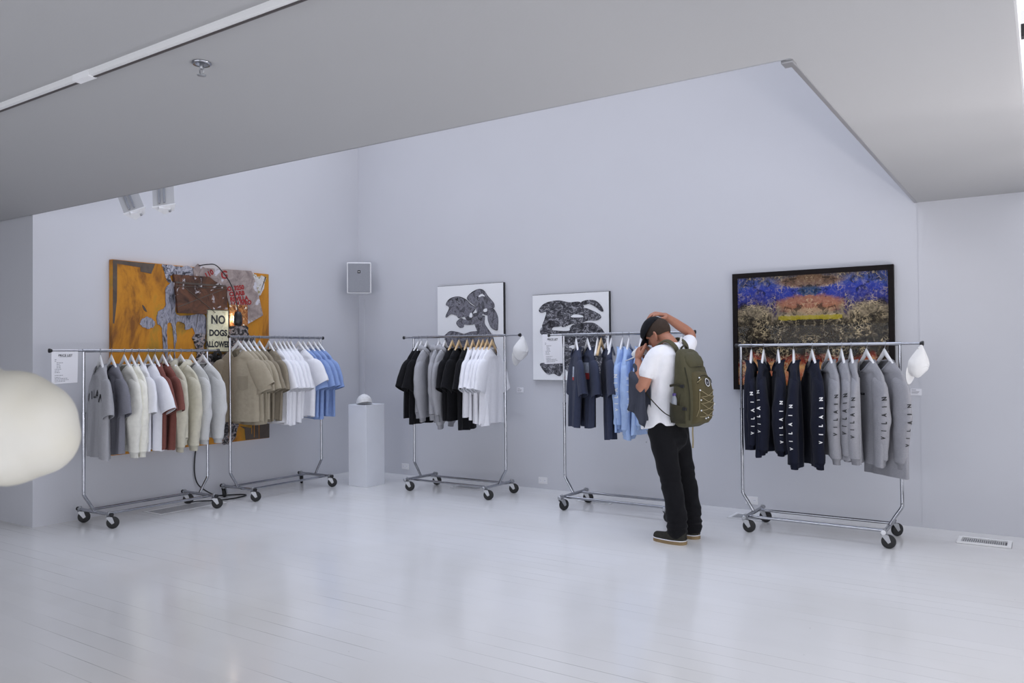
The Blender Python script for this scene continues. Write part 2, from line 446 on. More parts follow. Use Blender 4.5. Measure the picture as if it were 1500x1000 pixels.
# ------------------------------------------------------------------ hangers
def make_hanger(mat_arm, flat=0.0, holder='arms'):
    t = bpy.data.objects.new('clothes_hanger', None); t.empty_display_size = 0.03; link(t)
    pts = []
    for k in range(0, 19):
        a = math.radians(-65 + k * (250 / 18.0))
        pts.append((0.0185 * math.cos(a), 0, 0.0185 * math.sin(a)))
    pts = pts[::-1]
    # pts start at the far left tip and run over the bar; stem drops from the right side back to centre
    path = pts + [(0.006, 0, -0.034), (0.0, 0, -0.045), (0, 0, -0.075)]
    b = MB(); b.tube(path, 0.0019, 8)
    b.build('hook', M['steel'], t, smooth=True)
    arc = []; fl = []
    n = 15
    for k in range(n):
        u = -1 + 2 * k / (n - 1)
        x = 0.15 * u
        z = -0.064 - 0.137 * (abs(u) ** 1.0) + 0.006 * max(0, 1 - abs(u) * 5)
        y = -0.004 * u * u
        arc.append((x, y, z))
        thick = 0.0205 - 0.010 * abs(u) + (0.006 if abs(u) < 0.12 else 0)
        fl.append((thick, 0.009 + 0.004 * abs(u)))
    b = MB(); b.tube(arc, 0, 12, flat=fl, up=(0, 0, 1))
    b.build('arms', mat_arm, t, smooth=True)
    return t
_hang = {}
def place_hanger(kind, loc, rz, label, group):
    if kind not in _hang:
        _hang[kind] = make_hanger(M['whitep'] if kind == 'white' else M['wood']); t = _hang[kind]
    else:
        src = _hang[kind]; t = src.copy(); COL.objects.link(t)
        for ch in src.children:
            c = ch.copy(); COL.objects.link(c); c.parent = t
    t.location = loc; t.rotation_euler = (0, 0, rz)
    tag(t, label, 'clothes hanger', group)
    return t

# ------------------------------------------------------------------ garments
class Torso:
    """hanging garment body. local: x across, -y front, z down from the rail (0)"""
    def __init__(s, rng, L, hw, sw, fold, thick, flare):
        s.L, s.hw, s.sw, s.fold, s.thick, s.flare = L, hw, sw, fold, thick, flare
        s.ph = [rng.uniform(0, 2 * PI) for _ in range(8)]
        s.k = [rng.uniform(1.2, 2.0), rng.uniform(2.4, 3.4), rng.uniform(4.2, 5.6)]
        s.am = [rng.uniform(0.6, 1.0), rng.uniform(0.5, 1.0), rng.uniform(0.25, 0.5)]
        s.sway = rng.uniform(-0.02, 0.02); s.twist = rng.uniform(-0.12, 0.12)
        s.z0 = -0.128; s.zs = -0.216; s.hem = [rng.uniform(0, 2 * PI), rng.uniform(0, 2 * PI)]
    def ab(s, v):
        """half width / half thickness for v in 0..1 below the shoulder line"""
        a = s.sw + (s.hw - s.sw) * min(1, v / 0.16) ** 0.7 + s.flare * v
        b = (0.035 + (s.thick - 0.035) * min(1, v / 0.3))
        return a, b
    def pt(s, th, r, off=0.0):
        """th: angle (0 = +x, -pi/2 = front), r: 0 neck ring .. 1 shoulder line .. 2 hem"""
        c, sn = math.cos(th), math.sin(th)
        if r <= 1:
            e = r ** 0.9
            a = 0.082 + (s.sw - 0.082) * e; b = 0.052 + (0.036 - 0.052) * e
            zside = s.z0 - 0.004 - 0.082 * r ** 1.05
            fr = max(0, -sn) ** 2; bk = max(0, sn) ** 2
            z = zside - fr * (0.085 * (1 - r) + 0.02 * r) + bk * (0.006 - 0.022 * r)
            x = a * c; y = b * sn + 0.012 * (c * c) * 0
            v = 0.0
        else:
            v = r - 1
            a, b = s.ab(v)
            z = (s.zs) - v * (s.L - (s.zs - s.z0) * -1 - 0.0)
            cc = abs(c) ** 0.75 * (1 if c >= 0 else -1)
            ss = abs(sn) ** 0.85 * (1 if sn >= 0 else -1)
            x = a * cc; y = b * ss
            dz = 0.02 * (1 - v) ** 6
            z -= dz * (max(0, -sn) ** 2) - 0.0
        g = max(0.0, r - 0.45)
        A = s.fold * min(1, g / 1.3) ** 1.1
        u = c if abs(sn) > 1e-6 else c
        side = 0 if sn < 0 else 3
        f = 0
        for i in range(3):
            f += s.am[i] * math.cos(s.k[i] * PI * u + s.ph[(i + side) % 8] + 1.4 * v * (i - 1))
        w = abs(sn) ** 0.5
        y += A * f * (w if sn < 0 else -w) * (-1) * 0.6
        x *= 1 - 0.10 * A / 0.02 * v * 0.3
        # sway / twist of the hanging cloth
        y += s.sway * v; 
        tw = s.twist * v
        x, y = x * math.cos(tw) - y * math.sin(tw), x * math.sin(tw) + y * math.cos(tw)
        z += (0.006 * math.cos(2 * th + s.hem[0]) + 0.008 * math.cos(th + s.hem[1])) * v ** 3
        if off:
            rr = math.hypot(x / max(a, 1e-3), y / max(b, 1e-3)) or 1
            y += off * (sn); x += off * c
        return (x, y, z)
    def front(s, x, z, off=0.0035):
        """point on the front cloth at local x,z (below the neck)"""
        v = (s.zs - z) / (s.L + (s.zs - s.z0)); v = min(max(v, 0.0), 1.0)
        a, b = s.ab(v)
        q = max(-0.98, min(0.98, x / a)); c = abs(q) ** (1 / 0.75) * (1 if q >= 0 else -1)
        p = s.pt(-math.acos(max(-1, min(1, c))), 1 + v)
        return (p[0], p[1] - off, z)

def sleeve_fn(side, T, ln, ang0, ang1, w0, w1, d0, d1, rng, bend=0.0, puff=0.0, fwd=0.0, lsl=False):
    ph = [rng.uniform(0, 2 * PI) for _ in range(4)]
    n = 40; P0 = np.array([T.sw - 0.06, T.zs - 0.055]); pts = [P0]
    for i in range(n):
        t = i / n
        a = ang0 + (ang1 - ang0) * min(1, t * 1.6) + bend * math.sin(PI * t)
        pts.append(pts[-1] + ln / n * np.array([math.cos(a), -math.sin(a)]))
    pts = np.array(pts)
    def fn(t, th, off=0.0):
        f = t * n; i = min(int(f), n - 1); q = f - i
        c = pts[i] * (1 - q) + pts[i + 1] * q; tg = pts[min(i + 1, n)] - pts[max(i - 1, 0)]; tg = tg / np.linalg.norm(tg)
        e = np.array([-tg[1], tg[0]])
        if e[0] < 0: e = -e
        w = w0 + (w1 - w0) * t ** 0.8 + puff * math.sin(PI * min(1, t * 1.05)) ** 1.5
        d = d0 + (d1 - d0) * min(1, t * 1.5) + puff * 0.5 * math.sin(PI * min(1, t * 1.05)) ** 1.5
        wr = 1 + 0.05 * math.cos(3 * th + ph[0] + 4 * t) * min(1, max(0, t) * 3) + 0.03 * math.cos(9 * t * 2 + 2 * th + ph[1]) * t
        if lsl:
            el = math.exp(-((t - 0.50) / 0.16) ** 2); cf = max(0.0, min(1.0, (t - 0.72) / 0.2)) if t < 0.925 else 0.0
            wr += 0.075 * el * math.cos(26 * t + 2 * th + ph[2]) + 0.05 * cf * math.cos(44 * t + th + ph[3])
            d *= 1 + 0.16 * el
        w *= 0.34 + 0.66 * min(1.0, max(0.0, t) * ln / 0.10) ** 0.7
        X = c[0] + e[0] * (w * wr + off) * math.cos(th); Z = c[1] + e[1] * (w * wr + off) * math.cos(th)
        Y = (d * wr + off) * math.sin(th) - (fwd * (math.sin(PI * t) + 0.35 * t) if lsl else fwd * t * t)
        return (side * X, Y, Z)
    return fn

def garment(name, cat, label, group, loc, rz, m, seed, kind='tee', L=0.80, hw=0.255, sw=0.205, fold=0.03, thick=0.04, flare=0.0,
            sl=0.31, sa=(60, 66), rib=None, chest=None, sleeve_text=None, neck=None, near=-1, pocket=False, hood=False, print_patch=None, small=None, slw=None, collar=False, flip=False):
    rng = random.Random(seed)
    if flip: near = 1
    rib = rib or RIB[m.name]
    root = thing(name, label, cat, loc, rz, group)
    L -= 0.034
    T = Torso(rng, L, hw, sw, fold, thick, flare)
    rib = rib or m
    nu = 56
    ths = [2 * PI * i / nu for i in range(nu)]
    rs = [0, 0.12, 0.28, 0.45, 0.62, 0.8, 0.92, 1.0] + [1 + k / 22 for k in range(1, 23)]
    hb = 0.0
    if kind in ('sweat', 'hoodie', 'jacket'):
        rs = [r for r in rs if r <= 1.92]
    b = MB(); b.grid([[T.pt(th, r) for th in ths] for r in rs], wrap=True)
    body = b.build('body', m, root, smooth=True)
    if kind in ('sweat', 'hoodie', 'jacket'):
        b = MB()
        def hp(th, k):
            p = T.pt(th, 1.92); q = 1 - 0.07 * min(1, k * 2)
            return (p[0] * q, p[1] * q, p[2] - 0.065 * k + 0.002)
        b.grid([[hp(th, k) for th in ths] for k in (0, 0.15, 0.5, 0.95, 1.0)], wrap=True)
        b.build('hem_band', rib, root, smooth=True)
    # neckband
    b = MB(); pts = [T.pt(th, 0.0) for th in ths]; ring = []
    wN = 0.020 if not collar else 0.05
    for th, p in zip(ths, pts):
        q = T.pt(th, 0.10); out = Vector((p[0] * 0.5 / 1, p[1], 0)).normalized() * 0.003
        inn = Vector(p) * 1; upv = (Vector(p) - Vector(q)).normalized()
        A_ = Vector(q) + out * 1.2; B_ = Vector(p) + out * 1.6 ; C_ = Vector(p) + upv * (wN * 0.4); D_ = Vector(p) - out * 2 - Vector((0, 0, 0.006))
        if collar: C_ = Vector(p) + Vector((0, 0, 0.05)) + out * 2; B_ = Vector(p) + Vector((0, 0, 0.02)) + out * 3
        ring.append([tuple(A_), tuple(B_), tuple(C_), tuple(D_)])
    b.grid([[ring[i][k] for i in range(nu)] for k in range(4)], wrap=True)
    b.build('collar', neck or rib, root, smooth=True)
    if not hood:
        b = MB(); b.box((0, 0.043, -0.15), (0.035, 0.002, 0.022)); b.build('neck_label', M['whitep'] if small is None else small, root)
    # sleeves
    fns = {}
    for s in (-1, 1):
        if kind == 'tee':
            w0 = slw or 0.115
            fn = sleeve_fn(s, T, sl + 0.04, D(sa[0] - 16 + rng.uniform(-4, 4)), D(sa[1] + 6 + rng.uniform(-5, 5)), w0, w0 * 0.96, 0.034, 0.042, rng, fwd=rng.uniform(-0.02, 0.02))
            tv = [i / 12 for i in range(13)]
        else:
            w0 = 0.115 if kind != 'tee' else 0.1
            fn = sleeve_fn(s, T, sl, D(sa[0] - 10), D(sa[1] + rng.uniform(-2, 2)), w0, 0.062, 0.04, 0.042, rng, bend=0.12, puff=0.018 if kind != 'long' else 0.006, fwd=rng.uniform(0.006, 0.03), lsl=True)
            tv = [i / 26 for i in range(25)] if kind != 'x' else []
        fns[s] = fn
        m_ = MB(); ns = 26
        m_.grid([[fn(t, 2 * PI * k / ns) for k in range(ns)] for t in tv], wrap=True)
        if kind == 'tee':   # turned hem
            m_.grid([[fn(1.0, 2 * PI * k / ns, o) for k in range(ns)] for o in (0.0, -0.004, -0.006)], wrap=True)
        so = m_.build('sleeve', m, root, smooth=True)
        if kind != 'tee':
            c_ = MB(); tc = 24 / 26
            def cp(k, th):
                p = fn(tc + (1 - tc) * k, th, -0.014 * min(1, k * 3)); return p
            c_.grid([[cp(k, 2 * PI * i / ns) for i in range(ns)] for k in (0, 0.15, 0.4, 0.8, 1.0)], wrap=True)
            c_.build('cuff', rib, so, smooth=True)
        if sleeve_text and s == near:
            word, tm, t0, t1, size, cy = sleeve_text
            n_ = len(word); mbx = MB()
            for i, ch in enumerate(word):
                vs, fs = text_mesh(ch, size, fine=0.010, bold=0.0014)
                # the word reads from the cuff up
                tcn = t1 + (t0 - t1) * (i / (n_ - 1)); out = []
                for (x, y) in vs:
                    t = tcn - x / sl
                    yy = ((y - size * 0.35) + cy) * (-1 if near == 1 else 1)
                    dd = 0.046
                    q = max(-0.93, min(0.93, yy / dd))
                    th = math.asin(q)
                    out.append(fn(t, th, 0.004))
                mbx.add(out, fs)
            mbx.build('lettering', tm, so)
    if chest:
        word, tm, size, zc, arch = chest
        mbx = MB(); n_ = len(word)
        for i, ch in enumerate(word):
            vs, fs = text_mesh(ch, size, fine=0.012, bold=0.0032)
            u = (i - (n_ - 1) / 2) / ((n_ - 1) / 2); ang = -u * 0.30 * arch; cx = u * size * 0.325 * n_; cz = zc - arch * 0.038 * u * u
            out = []
            for x, y in vs:
                out.append(T.front(cx + x * math.cos(ang) - y * math.sin(ang), cz + x * math.sin(ang) + y * math.cos(ang)))
            mbx.add(out, fs)
        mbx.build('lettering', tm, root)
    if pocket:
        mb_ = MB(); 
        def gp(x, z, o=0.004): return T.front(x, z, o)
        rows = [[gp(0.035 + 0.115 * i / 8, -0.41 - 0.13 * j / 8 - (0.022 * (1 - abs(i / 4 - 1)) if j == 8 else 0)) for i in range(9)] for j in range(9)]
        mb_.grid(rows); mb_.build('pocket', rib, root, smooth=True)
        mb_ = MB(); mb_.grid([[gp(0.035 + 0.115 * i / 8, -0.41 - 0.012 * j, 0.0065) for i in range(9)] for j in range(3)]); mb_.build('pocket_hem', rib, root, smooth=True)
    if print_patch:
        for (x0, x1, z0, z1, pm) in print_patch:
            mb_ = MB(); mb_.grid([[T.front(x0 + (x1 - x0) * i / 8, z0 + (z1 - z0) * j / 6, 0.0035) for i in range(9)] for j in range(7)])
            mb_.build('chest_print', pm, root, smooth=True)
    if hood:
        z_h = lambda a: -0.128 + 0.012 * max(0, math.sin(a)) - 0.070 * max(0, -math.sin(a)) ** 2
        # a soft hood bunched around and behind the neck
        b = MB(); path = []; fl = []
        for i in range(33):
            a = -PI / 2 + 2 * PI * i / 32; bk = max(0, math.sin(a))
            path.append((0.088 * math.cos(a), 0.052 * math.sin(a) + 0.012 * bk, z_h(a) + 0.004 * math.sin(7 * a + seed)))
            r_ = 0.015 + 0.014 * bk ** 0.7 + 0.006 * abs(math.cos(a))
            fl.append((r_ * 1.25, r_ * 0.85))
        b.tube(path, 0, 14, flat=fl, up=(0, 0, 1))
        rings = []
        for j in range(11):
            ph = -PI / 2 + PI * j / 10
            rings.append([(0.088 * math.cos(ph) * math.cos(2 * PI * k / 24), 0.060 + 0.040 * math.cos(ph) * math.sin(2 * PI * k / 24), -0.235 + 0.10 * math.sin(ph) + 0.004 * math.sin(6 * k)) for k in range(24)])
        b.grid(rings, wrap=True); b.build('hood', m, root, smooth=True)
    return root
# ------------------------------------------------------------------ the clothes, rack by rack
K = {}
K['heather'] = cloth('heather_grey_jersey', 166, 166, 170, heather=True)
K['dheather'] = cloth('dark_heather_jersey', 128, 128, 136, heather=True)
K['cream'] = cloth('cream_fleece', 234, 232, 222)
K['cream2'] = cloth('pale_cream_fleece', 240, 238, 226)
K['white'] = cloth('white_jersey', 238, 238, 242, k=0.03)
K['rust'] = cloth('rust_brown_jersey', 128, 80, 72)
K['beige'] = cloth('beige_nylon', 206, 201, 182)
K['lgrey'] = cloth('pale_grey_loopback', 204, 204, 202, heather=True)
K['khaki'] = cloth('khaki_jersey', 170, 160, 140)
K['olive'] = cloth('olive_khaki_jersey', 146, 136, 118)
K['blue'] = cloth('cornflower_jersey', 140, 163, 209)
K['black'] = cloth('black_jersey', 24, 24, 27)
K['hoodie'] = cloth('grey_marl_fleece', 164, 164, 168, heather=True)
K['navytee'] = cloth('faded_navy_jersey', 58, 63, 82)
K['navy'] = cloth('dark_navy_jersey', 27, 30, 45)
K['lblue'] = cloth('pale_blue_jersey', 170, 194, 233)
K['marl'] = cloth('grey_marl_jersey', 154, 154, 159, heather=True)
RIB = {}
for k_, m_ in list(K.items()):
    c_ = m_.node_tree.nodes['Principled BSDF'].inputs['Base Color'].default_value
    RIB[m_.name] = mat(m_.name + '_rib', tuple(v * 0.84 for v in c_[:3]) + (1,), 0.9, spec=0.15, bump=(120, 0.3))
M['printwhite'] = mat('white_screen_print', (0.85, 0.85, 0.85, 1), 0.6)
M['printblack'] = mat('black_screen_print', (0.02, 0.02, 0.022, 1), 0.6)
M['printred'] = mat('red_screen_print', (0.45, 0.05, 0.05, 1), 0.6)
M['printgrey'] = mat('blue_grey_screen_print', (0.42, 0.46, 0.54, 1), 0.6, noise=(30, 0.3))

TEE = dict(kind='tee')
GR = {1: 'clothes on the rack in front of the orange painting', 2: 'clothes on the rack between orange painting and pedestal', 3: 'clothes on the rack right of the pedestal',
      4: 'clothes on the rack behind the person', 5: 'lettered long sleeve shirts on the rightmost rack'}
HG = {1: 'hangers on the rack in front of the orange painting', 2: 'hangers on the rack between orange painting and pedestal', 3: 'hangers on the rack right of the pedestal',
      4: 'hangers on the rack behind the person', 5: 'hangers on the rightmost rack'}
NM = {'tee': ('t_shirt', 't-shirt'), 'sweat': ('sweatshirt', 'sweatshirt'), 'hoodie': ('hooded_sweatshirt', 'hoodie'), 'jacket': ('windbreaker', 'jacket'), 'long': ('long_sleeve_shirt', 'shirt')}

# (position along bar, turn, fabric, kind, label, hanger kind, hanger label, options)
V = 'VILAIN'
R1 = [
 (3.919, -16, 'heather', 'tee', 'heather grey t-shirt with black arched lettering, nearest end of leftmost rack', 'white', 'white hanger in the light grey lettered t-shirt, nearest end of leftmost rack', dict(L=0.86, chest=(V, M['printblack'], 0.098, -0.42, 1))),
 (4.023, -8, 'dheather', 'tee', 'darker grey t-shirt with black arched lettering, second from near end', 'white', 'white hanger in the darker grey lettered t-shirt', dict(L=0.83, chest=(V, M['printblack'], 0.096, -0.42, 1))),
 (4.144, -4, 'cream', 'sweat', 'cream sweatshirt with dark neck label beside the dark grey t-shirt', 'white', 'white hanger in the cream sweatshirt with dark neck label', dict(L=0.82, small=M['printblack'])),
 (4.215, -6, 'cream2', 'sweat', 'yellowish cream sweatshirt between the labelled cream one and white t-shirts', 'white', 'white hanger in the yellowish cream sweatshirt', dict(L=0.80)),
 (4.286, -8, 'white', 'tee', 'white t-shirt beside the cream sweatshirts on leftmost rack', 'white', 'white hanger in the white t-shirt nearer the cream sweatshirts', dict(L=0.83)),
 (4.378, -3, 'white', 'tee', 'white t-shirt beside the rust brown t-shirts on leftmost rack', 'white', 'white hanger in the white t-shirt nearer the brown t-shirts', dict(L=0.84, sa=(58, 60))),
 (4.449, -8, 'rust', 'tee', 'rust brown t-shirt next to the white t-shirt', 'white', 'white hanger in the brown t-shirt next to the white one', dict(L=0.83)),
 (4.530, -4, 'rust', 'tee', 'rust brown t-shirt next to the beige jackets', 'white', 'white hanger in the brown t-shirt next to the beige jackets', dict(L=0.84)),
 (4.605, -2, 'beige', 'jacket', 'beige nylon jacket beside the rust brown t-shirt', 'white', 'white hanger in the beige jacket beside the brown t-shirt', dict(L=0.80, collar=True)),
 (4.722, 3, 'beige', 'jacket', 'beige nylon jacket with hood, beside the pale grey sweatshirts', 'white', 'white hanger in the hooded beige jacket', dict(L=0.80, hood=True)),
 (4.842, 2, 'lgrey', 'sweat', 'pale grey sweatshirt beside the hooded beige jacket', 'white', 'white hanger in the pale grey sweatshirt beside the hooded jacket', dict(L=0.76)),
 (4.968, 10, 'lgrey', 'sweat', 'pale grey sweatshirt at the far end of leftmost rack', 'white', 'white hanger at the far end of leftmost rack', dict(L=0.76, small=M['printblack'])),
]
R2 = [
 (5.372, 12, 'khaki', 'tee', 'khaki t-shirt with chest pocket, front of the rack by the orange painting', 'white', 'white hanger in the khaki pocket t-shirt', dict(L=0.79, pocket=True, sa=(50, 54), sl=0.30, fold=0.012)),
 (5.440, 6, 'khaki', 'tee', 'khaki t-shirt directly behind the pocket t-shirt', 'white', 'white hanger directly behind the khaki pocket t-shirt', dict(L=0.79)),
 (5.505, 2, 'khaki', 'tee', 'khaki t-shirt, third from the near end of its rack', 'white', 'white hanger in the third khaki t-shirt', dict(L=0.82)),
 (5.570, 0, 'khaki', 'tee', 'khaki t-shirt beside the darker olive t-shirts', 'white', 'white hanger in the khaki t-shirt beside the olive ones', dict(L=0.78)),
 (5.645, -2, 'olive', 'tee', 'olive khaki t-shirt beside the lighter khaki ones', 'white', 'white hanger in the olive t-shirt beside the lighter khaki ones', dict(L=0.80)),
 (5.770, -6, 'olive', 'tee', 'olive khaki t-shirt beside the white t-shirts', 'white', 'white hanger in the olive t-shirt beside the white ones', dict(L=0.80)),
 (5.850, -8, 'white', 'tee', 'white t-shirt next to the olive t-shirt', 'white', 'white hanger in the white t-shirt next to the olive one', dict(L=0.83)),
 (5.908, -6, 'white', 'tee', 'white t-shirt, second from the olive t-shirts', 'white', 'white hanger second from the olive t-shirts', dict(L=0.86)),
 (5.966, -8, 'white', 'tee', 'white t-shirt, third from the olive t-shirts', 'white', 'white hanger third from the olive t-shirts', dict(L=0.86)),
 (6.022, -6, 'white', 'tee', 'white t-shirt, fourth from the olive t-shirts', 'white', 'white hanger fourth from the olive t-shirts', dict(L=0.84)),
 (6.078, -6, 'white', 'tee', 'white t-shirt hidden behind the wide white t-shirt sleeve', 'white', 'white hanger just before the broad white t-shirt', dict(L=0.80)),
 (6.186, 6, 'white', 'tee', 'white t-shirt with broad sleeve in front of the blue t-shirts', 'white', 'white hanger in the broad white t-shirt before the blue ones', dict(L=0.79, sa=(48, 54), sl=0.27, fold=0.012)),
 (6.255, 0, 'blue', 'tee', 'blue t-shirt right behind the broad white t-shirt', 'white', 'white hanger in the blue t-shirt behind the broad white one', dict(L=0.80)),
 (6.335, 0, 'blue', 'tee', 'blue t-shirt, second from the white t-shirts', 'white', 'white hanger in the second blue t-shirt', dict(L=0.82)),
 (6.412, 0, 'blue', 'tee', 'blue t-shirt, third from the white t-shirts', 'white', 'white hanger in the third blue t-shirt', dict(L=0.80)),
 (6.480, 2, 'blue', 'tee', 'blue t-shirt nearest the white pedestal', 'white', 'white hanger nearest the white pedestal', dict(L=0.80)),
]
R3 = [
 (-5.886, -8, 'black', 'tee', 'black t-shirt at the pedestal end of its rack', 'white', 'white hanger at the end of the rack beside the pedestal', dict(L=0.80)),
 (-5.840, -12, 'black', 'tee', 'long black t-shirt mostly hidden behind the grey hoodie', 'white', 'white hanger in the hidden long black t-shirt', dict(L=0.87)),
 (-5.760, -13, 'hoodie', 'hoodie', 'grey hoodie nearest the pedestal', 'white', 'white hanger in the grey hoodie nearest the pedestal', dict(L=0.78, hood=True)),
 (-5.590, -16, 'hoodie', 'hoodie', 'grey hoodie squeezed between two other grey hoodies', 'white', 'white hanger in the middle grey hoodie', dict(L=0.80, hood=True)),
 (-5.505, -14, 'hoodie', 'hoodie', 'grey hoodie next to the black t-shirts', 'white', 'white hanger in the grey hoodie next to the black t-shirts', dict(L=0.82, sl=0.75, hood=True)),
 (-5.403, -12, 'black', 'tee', 'black t-shirt next to the grey hoodies', 'wood', 'wooden hanger in the black t-shirt next to the grey hoodies', dict(L=0.80)),
 (-5.312, -12, 'black', 'tee', 'black t-shirt between two black t-shirts, on a wooden hanger', 'wood', 'wooden hanger in the middle black t-shirt', dict(L=0.80)),
 (-5.200, -18, 'black', 'tee', 'longest black t-shirt, beside the white t-shirts', 'wood', 'wooden hanger in the black t-shirt beside the white ones', dict(L=0.90)),
 (-5.123, -16, 'white', 'tee', 'white t-shirt next to the black t-shirts', 'wood', 'wooden hanger in the white t-shirt next to the black ones', dict(L=0.76)),
 (-5.045, -14, 'white', 'tee', 'white t-shirt, second from the black t-shirts', 'wood', 'wooden hanger second in the row of white t-shirts', dict(L=0.79)),
 (-4.990, -14, 'white', 'tee', 'white t-shirt, third from the black t-shirts', 'wood', 'wooden hanger third in the row of white t-shirts', dict(L=0.82)),
 (-4.935, -13, 'white', 'tee', 'white t-shirt right behind the front white t-shirt', 'wood', 'wooden hanger right behind the front white t-shirt', dict(L=0.84)),
 (-4.870, -10, 'white', 'tee', 'white t-shirt facing right at the end of its row, nearest the hanging cap', 'wood', 'wooden hanger in the front white t-shirt near the hanging cap', dict(L=0.83, fold=0.014)),
]
R4 = [
 (-3.816, 39, 'navytee', 'tee', 'faded navy t-shirt nearest the price list', 'white', 'white hanger in the navy t-shirt nearest the price list', dict(L=0.80, hw=0.235, print_patch=[(-0.03, 0.12, -0.41, -0.31, M['printgrey']), (-0.03, 0.12, -0.44, -0.41, M['printred'])])),
 (-3.690, 45, 'navytee', 'tee', 'faded navy t-shirt with grey and red chest print', 'white', 'white hanger in the navy t-shirt with chest print', dict(L=0.80, hw=0.235, print_patch=[(-0.10, 0.16, -0.37, -0.27, M['printgrey']), (-0.10, 0.16, -0.43, -0.37, M['printred'])])),
 (-3.581, -17, None, None, None, 'white', 'empty white hanger between the navy t-shirts', {}),
 (-3.544, -12, None, None, None, 'wood', 'empty wooden hanger between the navy t-shirts', {}),
 (-3.478, 34, 'navytee', 'tee', 'narrow faded navy t-shirt beside the blue lettered shirt', 'white', 'white hanger in the narrow navy t-shirt', dict(L=0.90, hw=0.22)),
 (-3.435, -15, None, None, None, 'white', 'empty white hanger just behind the narrow navy t-shirt', {}),
 (-3.317, -12, 'lblue', 'long', 'pale blue long sleeve shirt with full white lettering down the sleeve', 'white', 'white hanger in the pale blue shirt with full lettering', dict(L=0.82, sl=0.62, sleeve_text=(V, M['printwhite'], 0.248, 0.690, 0.040, 0.0))),
 (-3.250, -13, 'lblue', 'long', 'pale blue long sleeve shirt beside the lettered blue one', 'white', 'white hanger in the middle pale blue shirt', dict(L=0.88, sl=0.67, sleeve_text=(V, M['printwhite'], 0.254, 0.663, 0.030, -0.035))),
 (-3.130, -14, 'lblue', 'long', 'pale blue long sleeve shirt partly hidden behind the person', 'white', 'white hanger by the person holding caps', dict(L=0.84, sl=0.62)),
]
ST = lambda m, t0=0.36, t1=0.77, cy=0.0, size=0.032: (V, M[m], t0, t1, size, cy)
R5 = [
 (-2.105, -12, 'navy', 'long', 'navy long sleeve shirt at the left end of the rightmost rack', 'white', 'white hanger at the left end of the rightmost rack', dict(L=0.78, sl=0.61, sleeve_text=ST('printwhite', 0.262, 0.754, 0.0))),
 (-2.000, -7, 'navy', 'long', 'navy long sleeve shirt, second from the left on rightmost rack', 'white', 'white hanger in the second navy shirt', dict(L=0.82, sl=0.65, sleeve_text=ST('printwhite', 0.225, 0.677, 0.02))),
 (-1.878, 22, 'navy', 'long', 'navy long sleeve shirt, middle of the five navy shirts', 'white', 'white hanger in the middle navy shirt', dict(L=0.80, sl=0.65, sleeve_text=ST('printwhite', 0.339, 0.802, -0.008))),
 (-1.751, 16, 'navy', 'long', 'longest navy long sleeve shirt, fourth from the left', 'white', 'white hanger in the longest navy shirt', dict(L=0.90, sl=0.75, sleeve_text=ST('printwhite', 0.333, 0.763, 0.012))),
 (-1.603, 28, 'navy', 'long', 'navy long sleeve shirt next to the grey shirts', 'white', 'white hanger in the navy shirt next to the grey ones', dict(L=0.88, sl=0.74, sleeve_text=ST('printwhite', 0.264, 0.684, 0.004))),
 (-1.475, 28, 'marl', 'long', 'grey long sleeve shirt next to the navy shirts', 'white', 'white hanger in the grey shirt next to the navy ones', dict(L=0.79, sl=0.69, sleeve_text=ST('printblack', 0.248, 0.634, 0.010))),
 (-1.373, 23, 'marl', 'long', 'grey long sleeve shirt, second from the navy shirts', 'white', 'white hanger in the second grey shirt', dict(L=0.81, sl=0.66, sleeve_text=ST('printblack', 0.237, 0.640, 0.022))),
 (-1.303, 20, 'marl', 'long', 'narrow grey long sleeve shirt, middle of the five grey ones', 'white', 'white hanger in the middle grey shirt', dict(L=0.84, sl=0.68, sleeve_text=ST('printblack', 0.274, 0.662, 0.014))),
 (-1.186, 39, 'marl', 'long', 'broad grey long sleeve shirt, second from the right end', 'white', 'white hanger in the second grey shirt from the right', dict(L=0.85, sl=0.68, sleeve_text=ST('printblack', 0.262, 0.662, 0.020), fold=0.014)),
 (-1.055, 43, 'marl', 'long', 'broad grey long sleeve shirt at the right end of its rack', 'white', 'white hanger at the right end of the rightmost rack', dict(L=0.93, sl=0.70, sleeve_text=None, fold=0.014)),
]
seed = 100
for n, rows, zb, axis, fixed in ((1, R1, ZB1, 'y', -7.055), (2, R2, ZB2, 'y', -7.028), (3, R3, ZB3, 'x', 6.92), (4, R4, ZB4, 'x', 6.85), (5, R5, ZB5, 'x', 6.86)):
    for (pos, a, fab, kind, label, hk, hl, opt) in rows:
        seed += 1
        loc = (fixed, pos, zb) if axis == 'y' else (pos, fixed, zb)
        flip = a > 12 and axis == 'x'
        rz = D(a) if axis == 'y' else (D(a - 90) if flip else D(90 - a))
        place_hanger(hk, loc, rz, hl, HG[n])
        if fab is None: continue
        o = dict(opt); o['flip'] = flip; nm, cat = NM[kind]
        if kind in ('sweat', 'hoodie', 'jacket', 'long'):
            o.setdefault('sl', {'lgrey': 0.66, 'cream': 0.71, 'cream2': 0.71, 'beige': 0.71, 'hoodie': 0.68}.get(fab, 0.74)); o.setdefault('sa', (70, 101) if kind == 'hoodie' else (72, 90)); o.setdefault('hw', 0.27); 
        if kind == 'jacket': o.setdefault('fold', 0.024)
        if n == 5 and a > 35 and fab == 'marl':
            o['chest'] = (V, M['printblack'], 0.016, -0.40, 0)
        if n == 5 and pos == -1.055:
            o['sleeve_text'] = ST('printblack', 0.32, 0.71, 0.006); 
        garment(nm, cat, label, GR[n], loc, rz, K[fab], seed, kind=kind, **o)
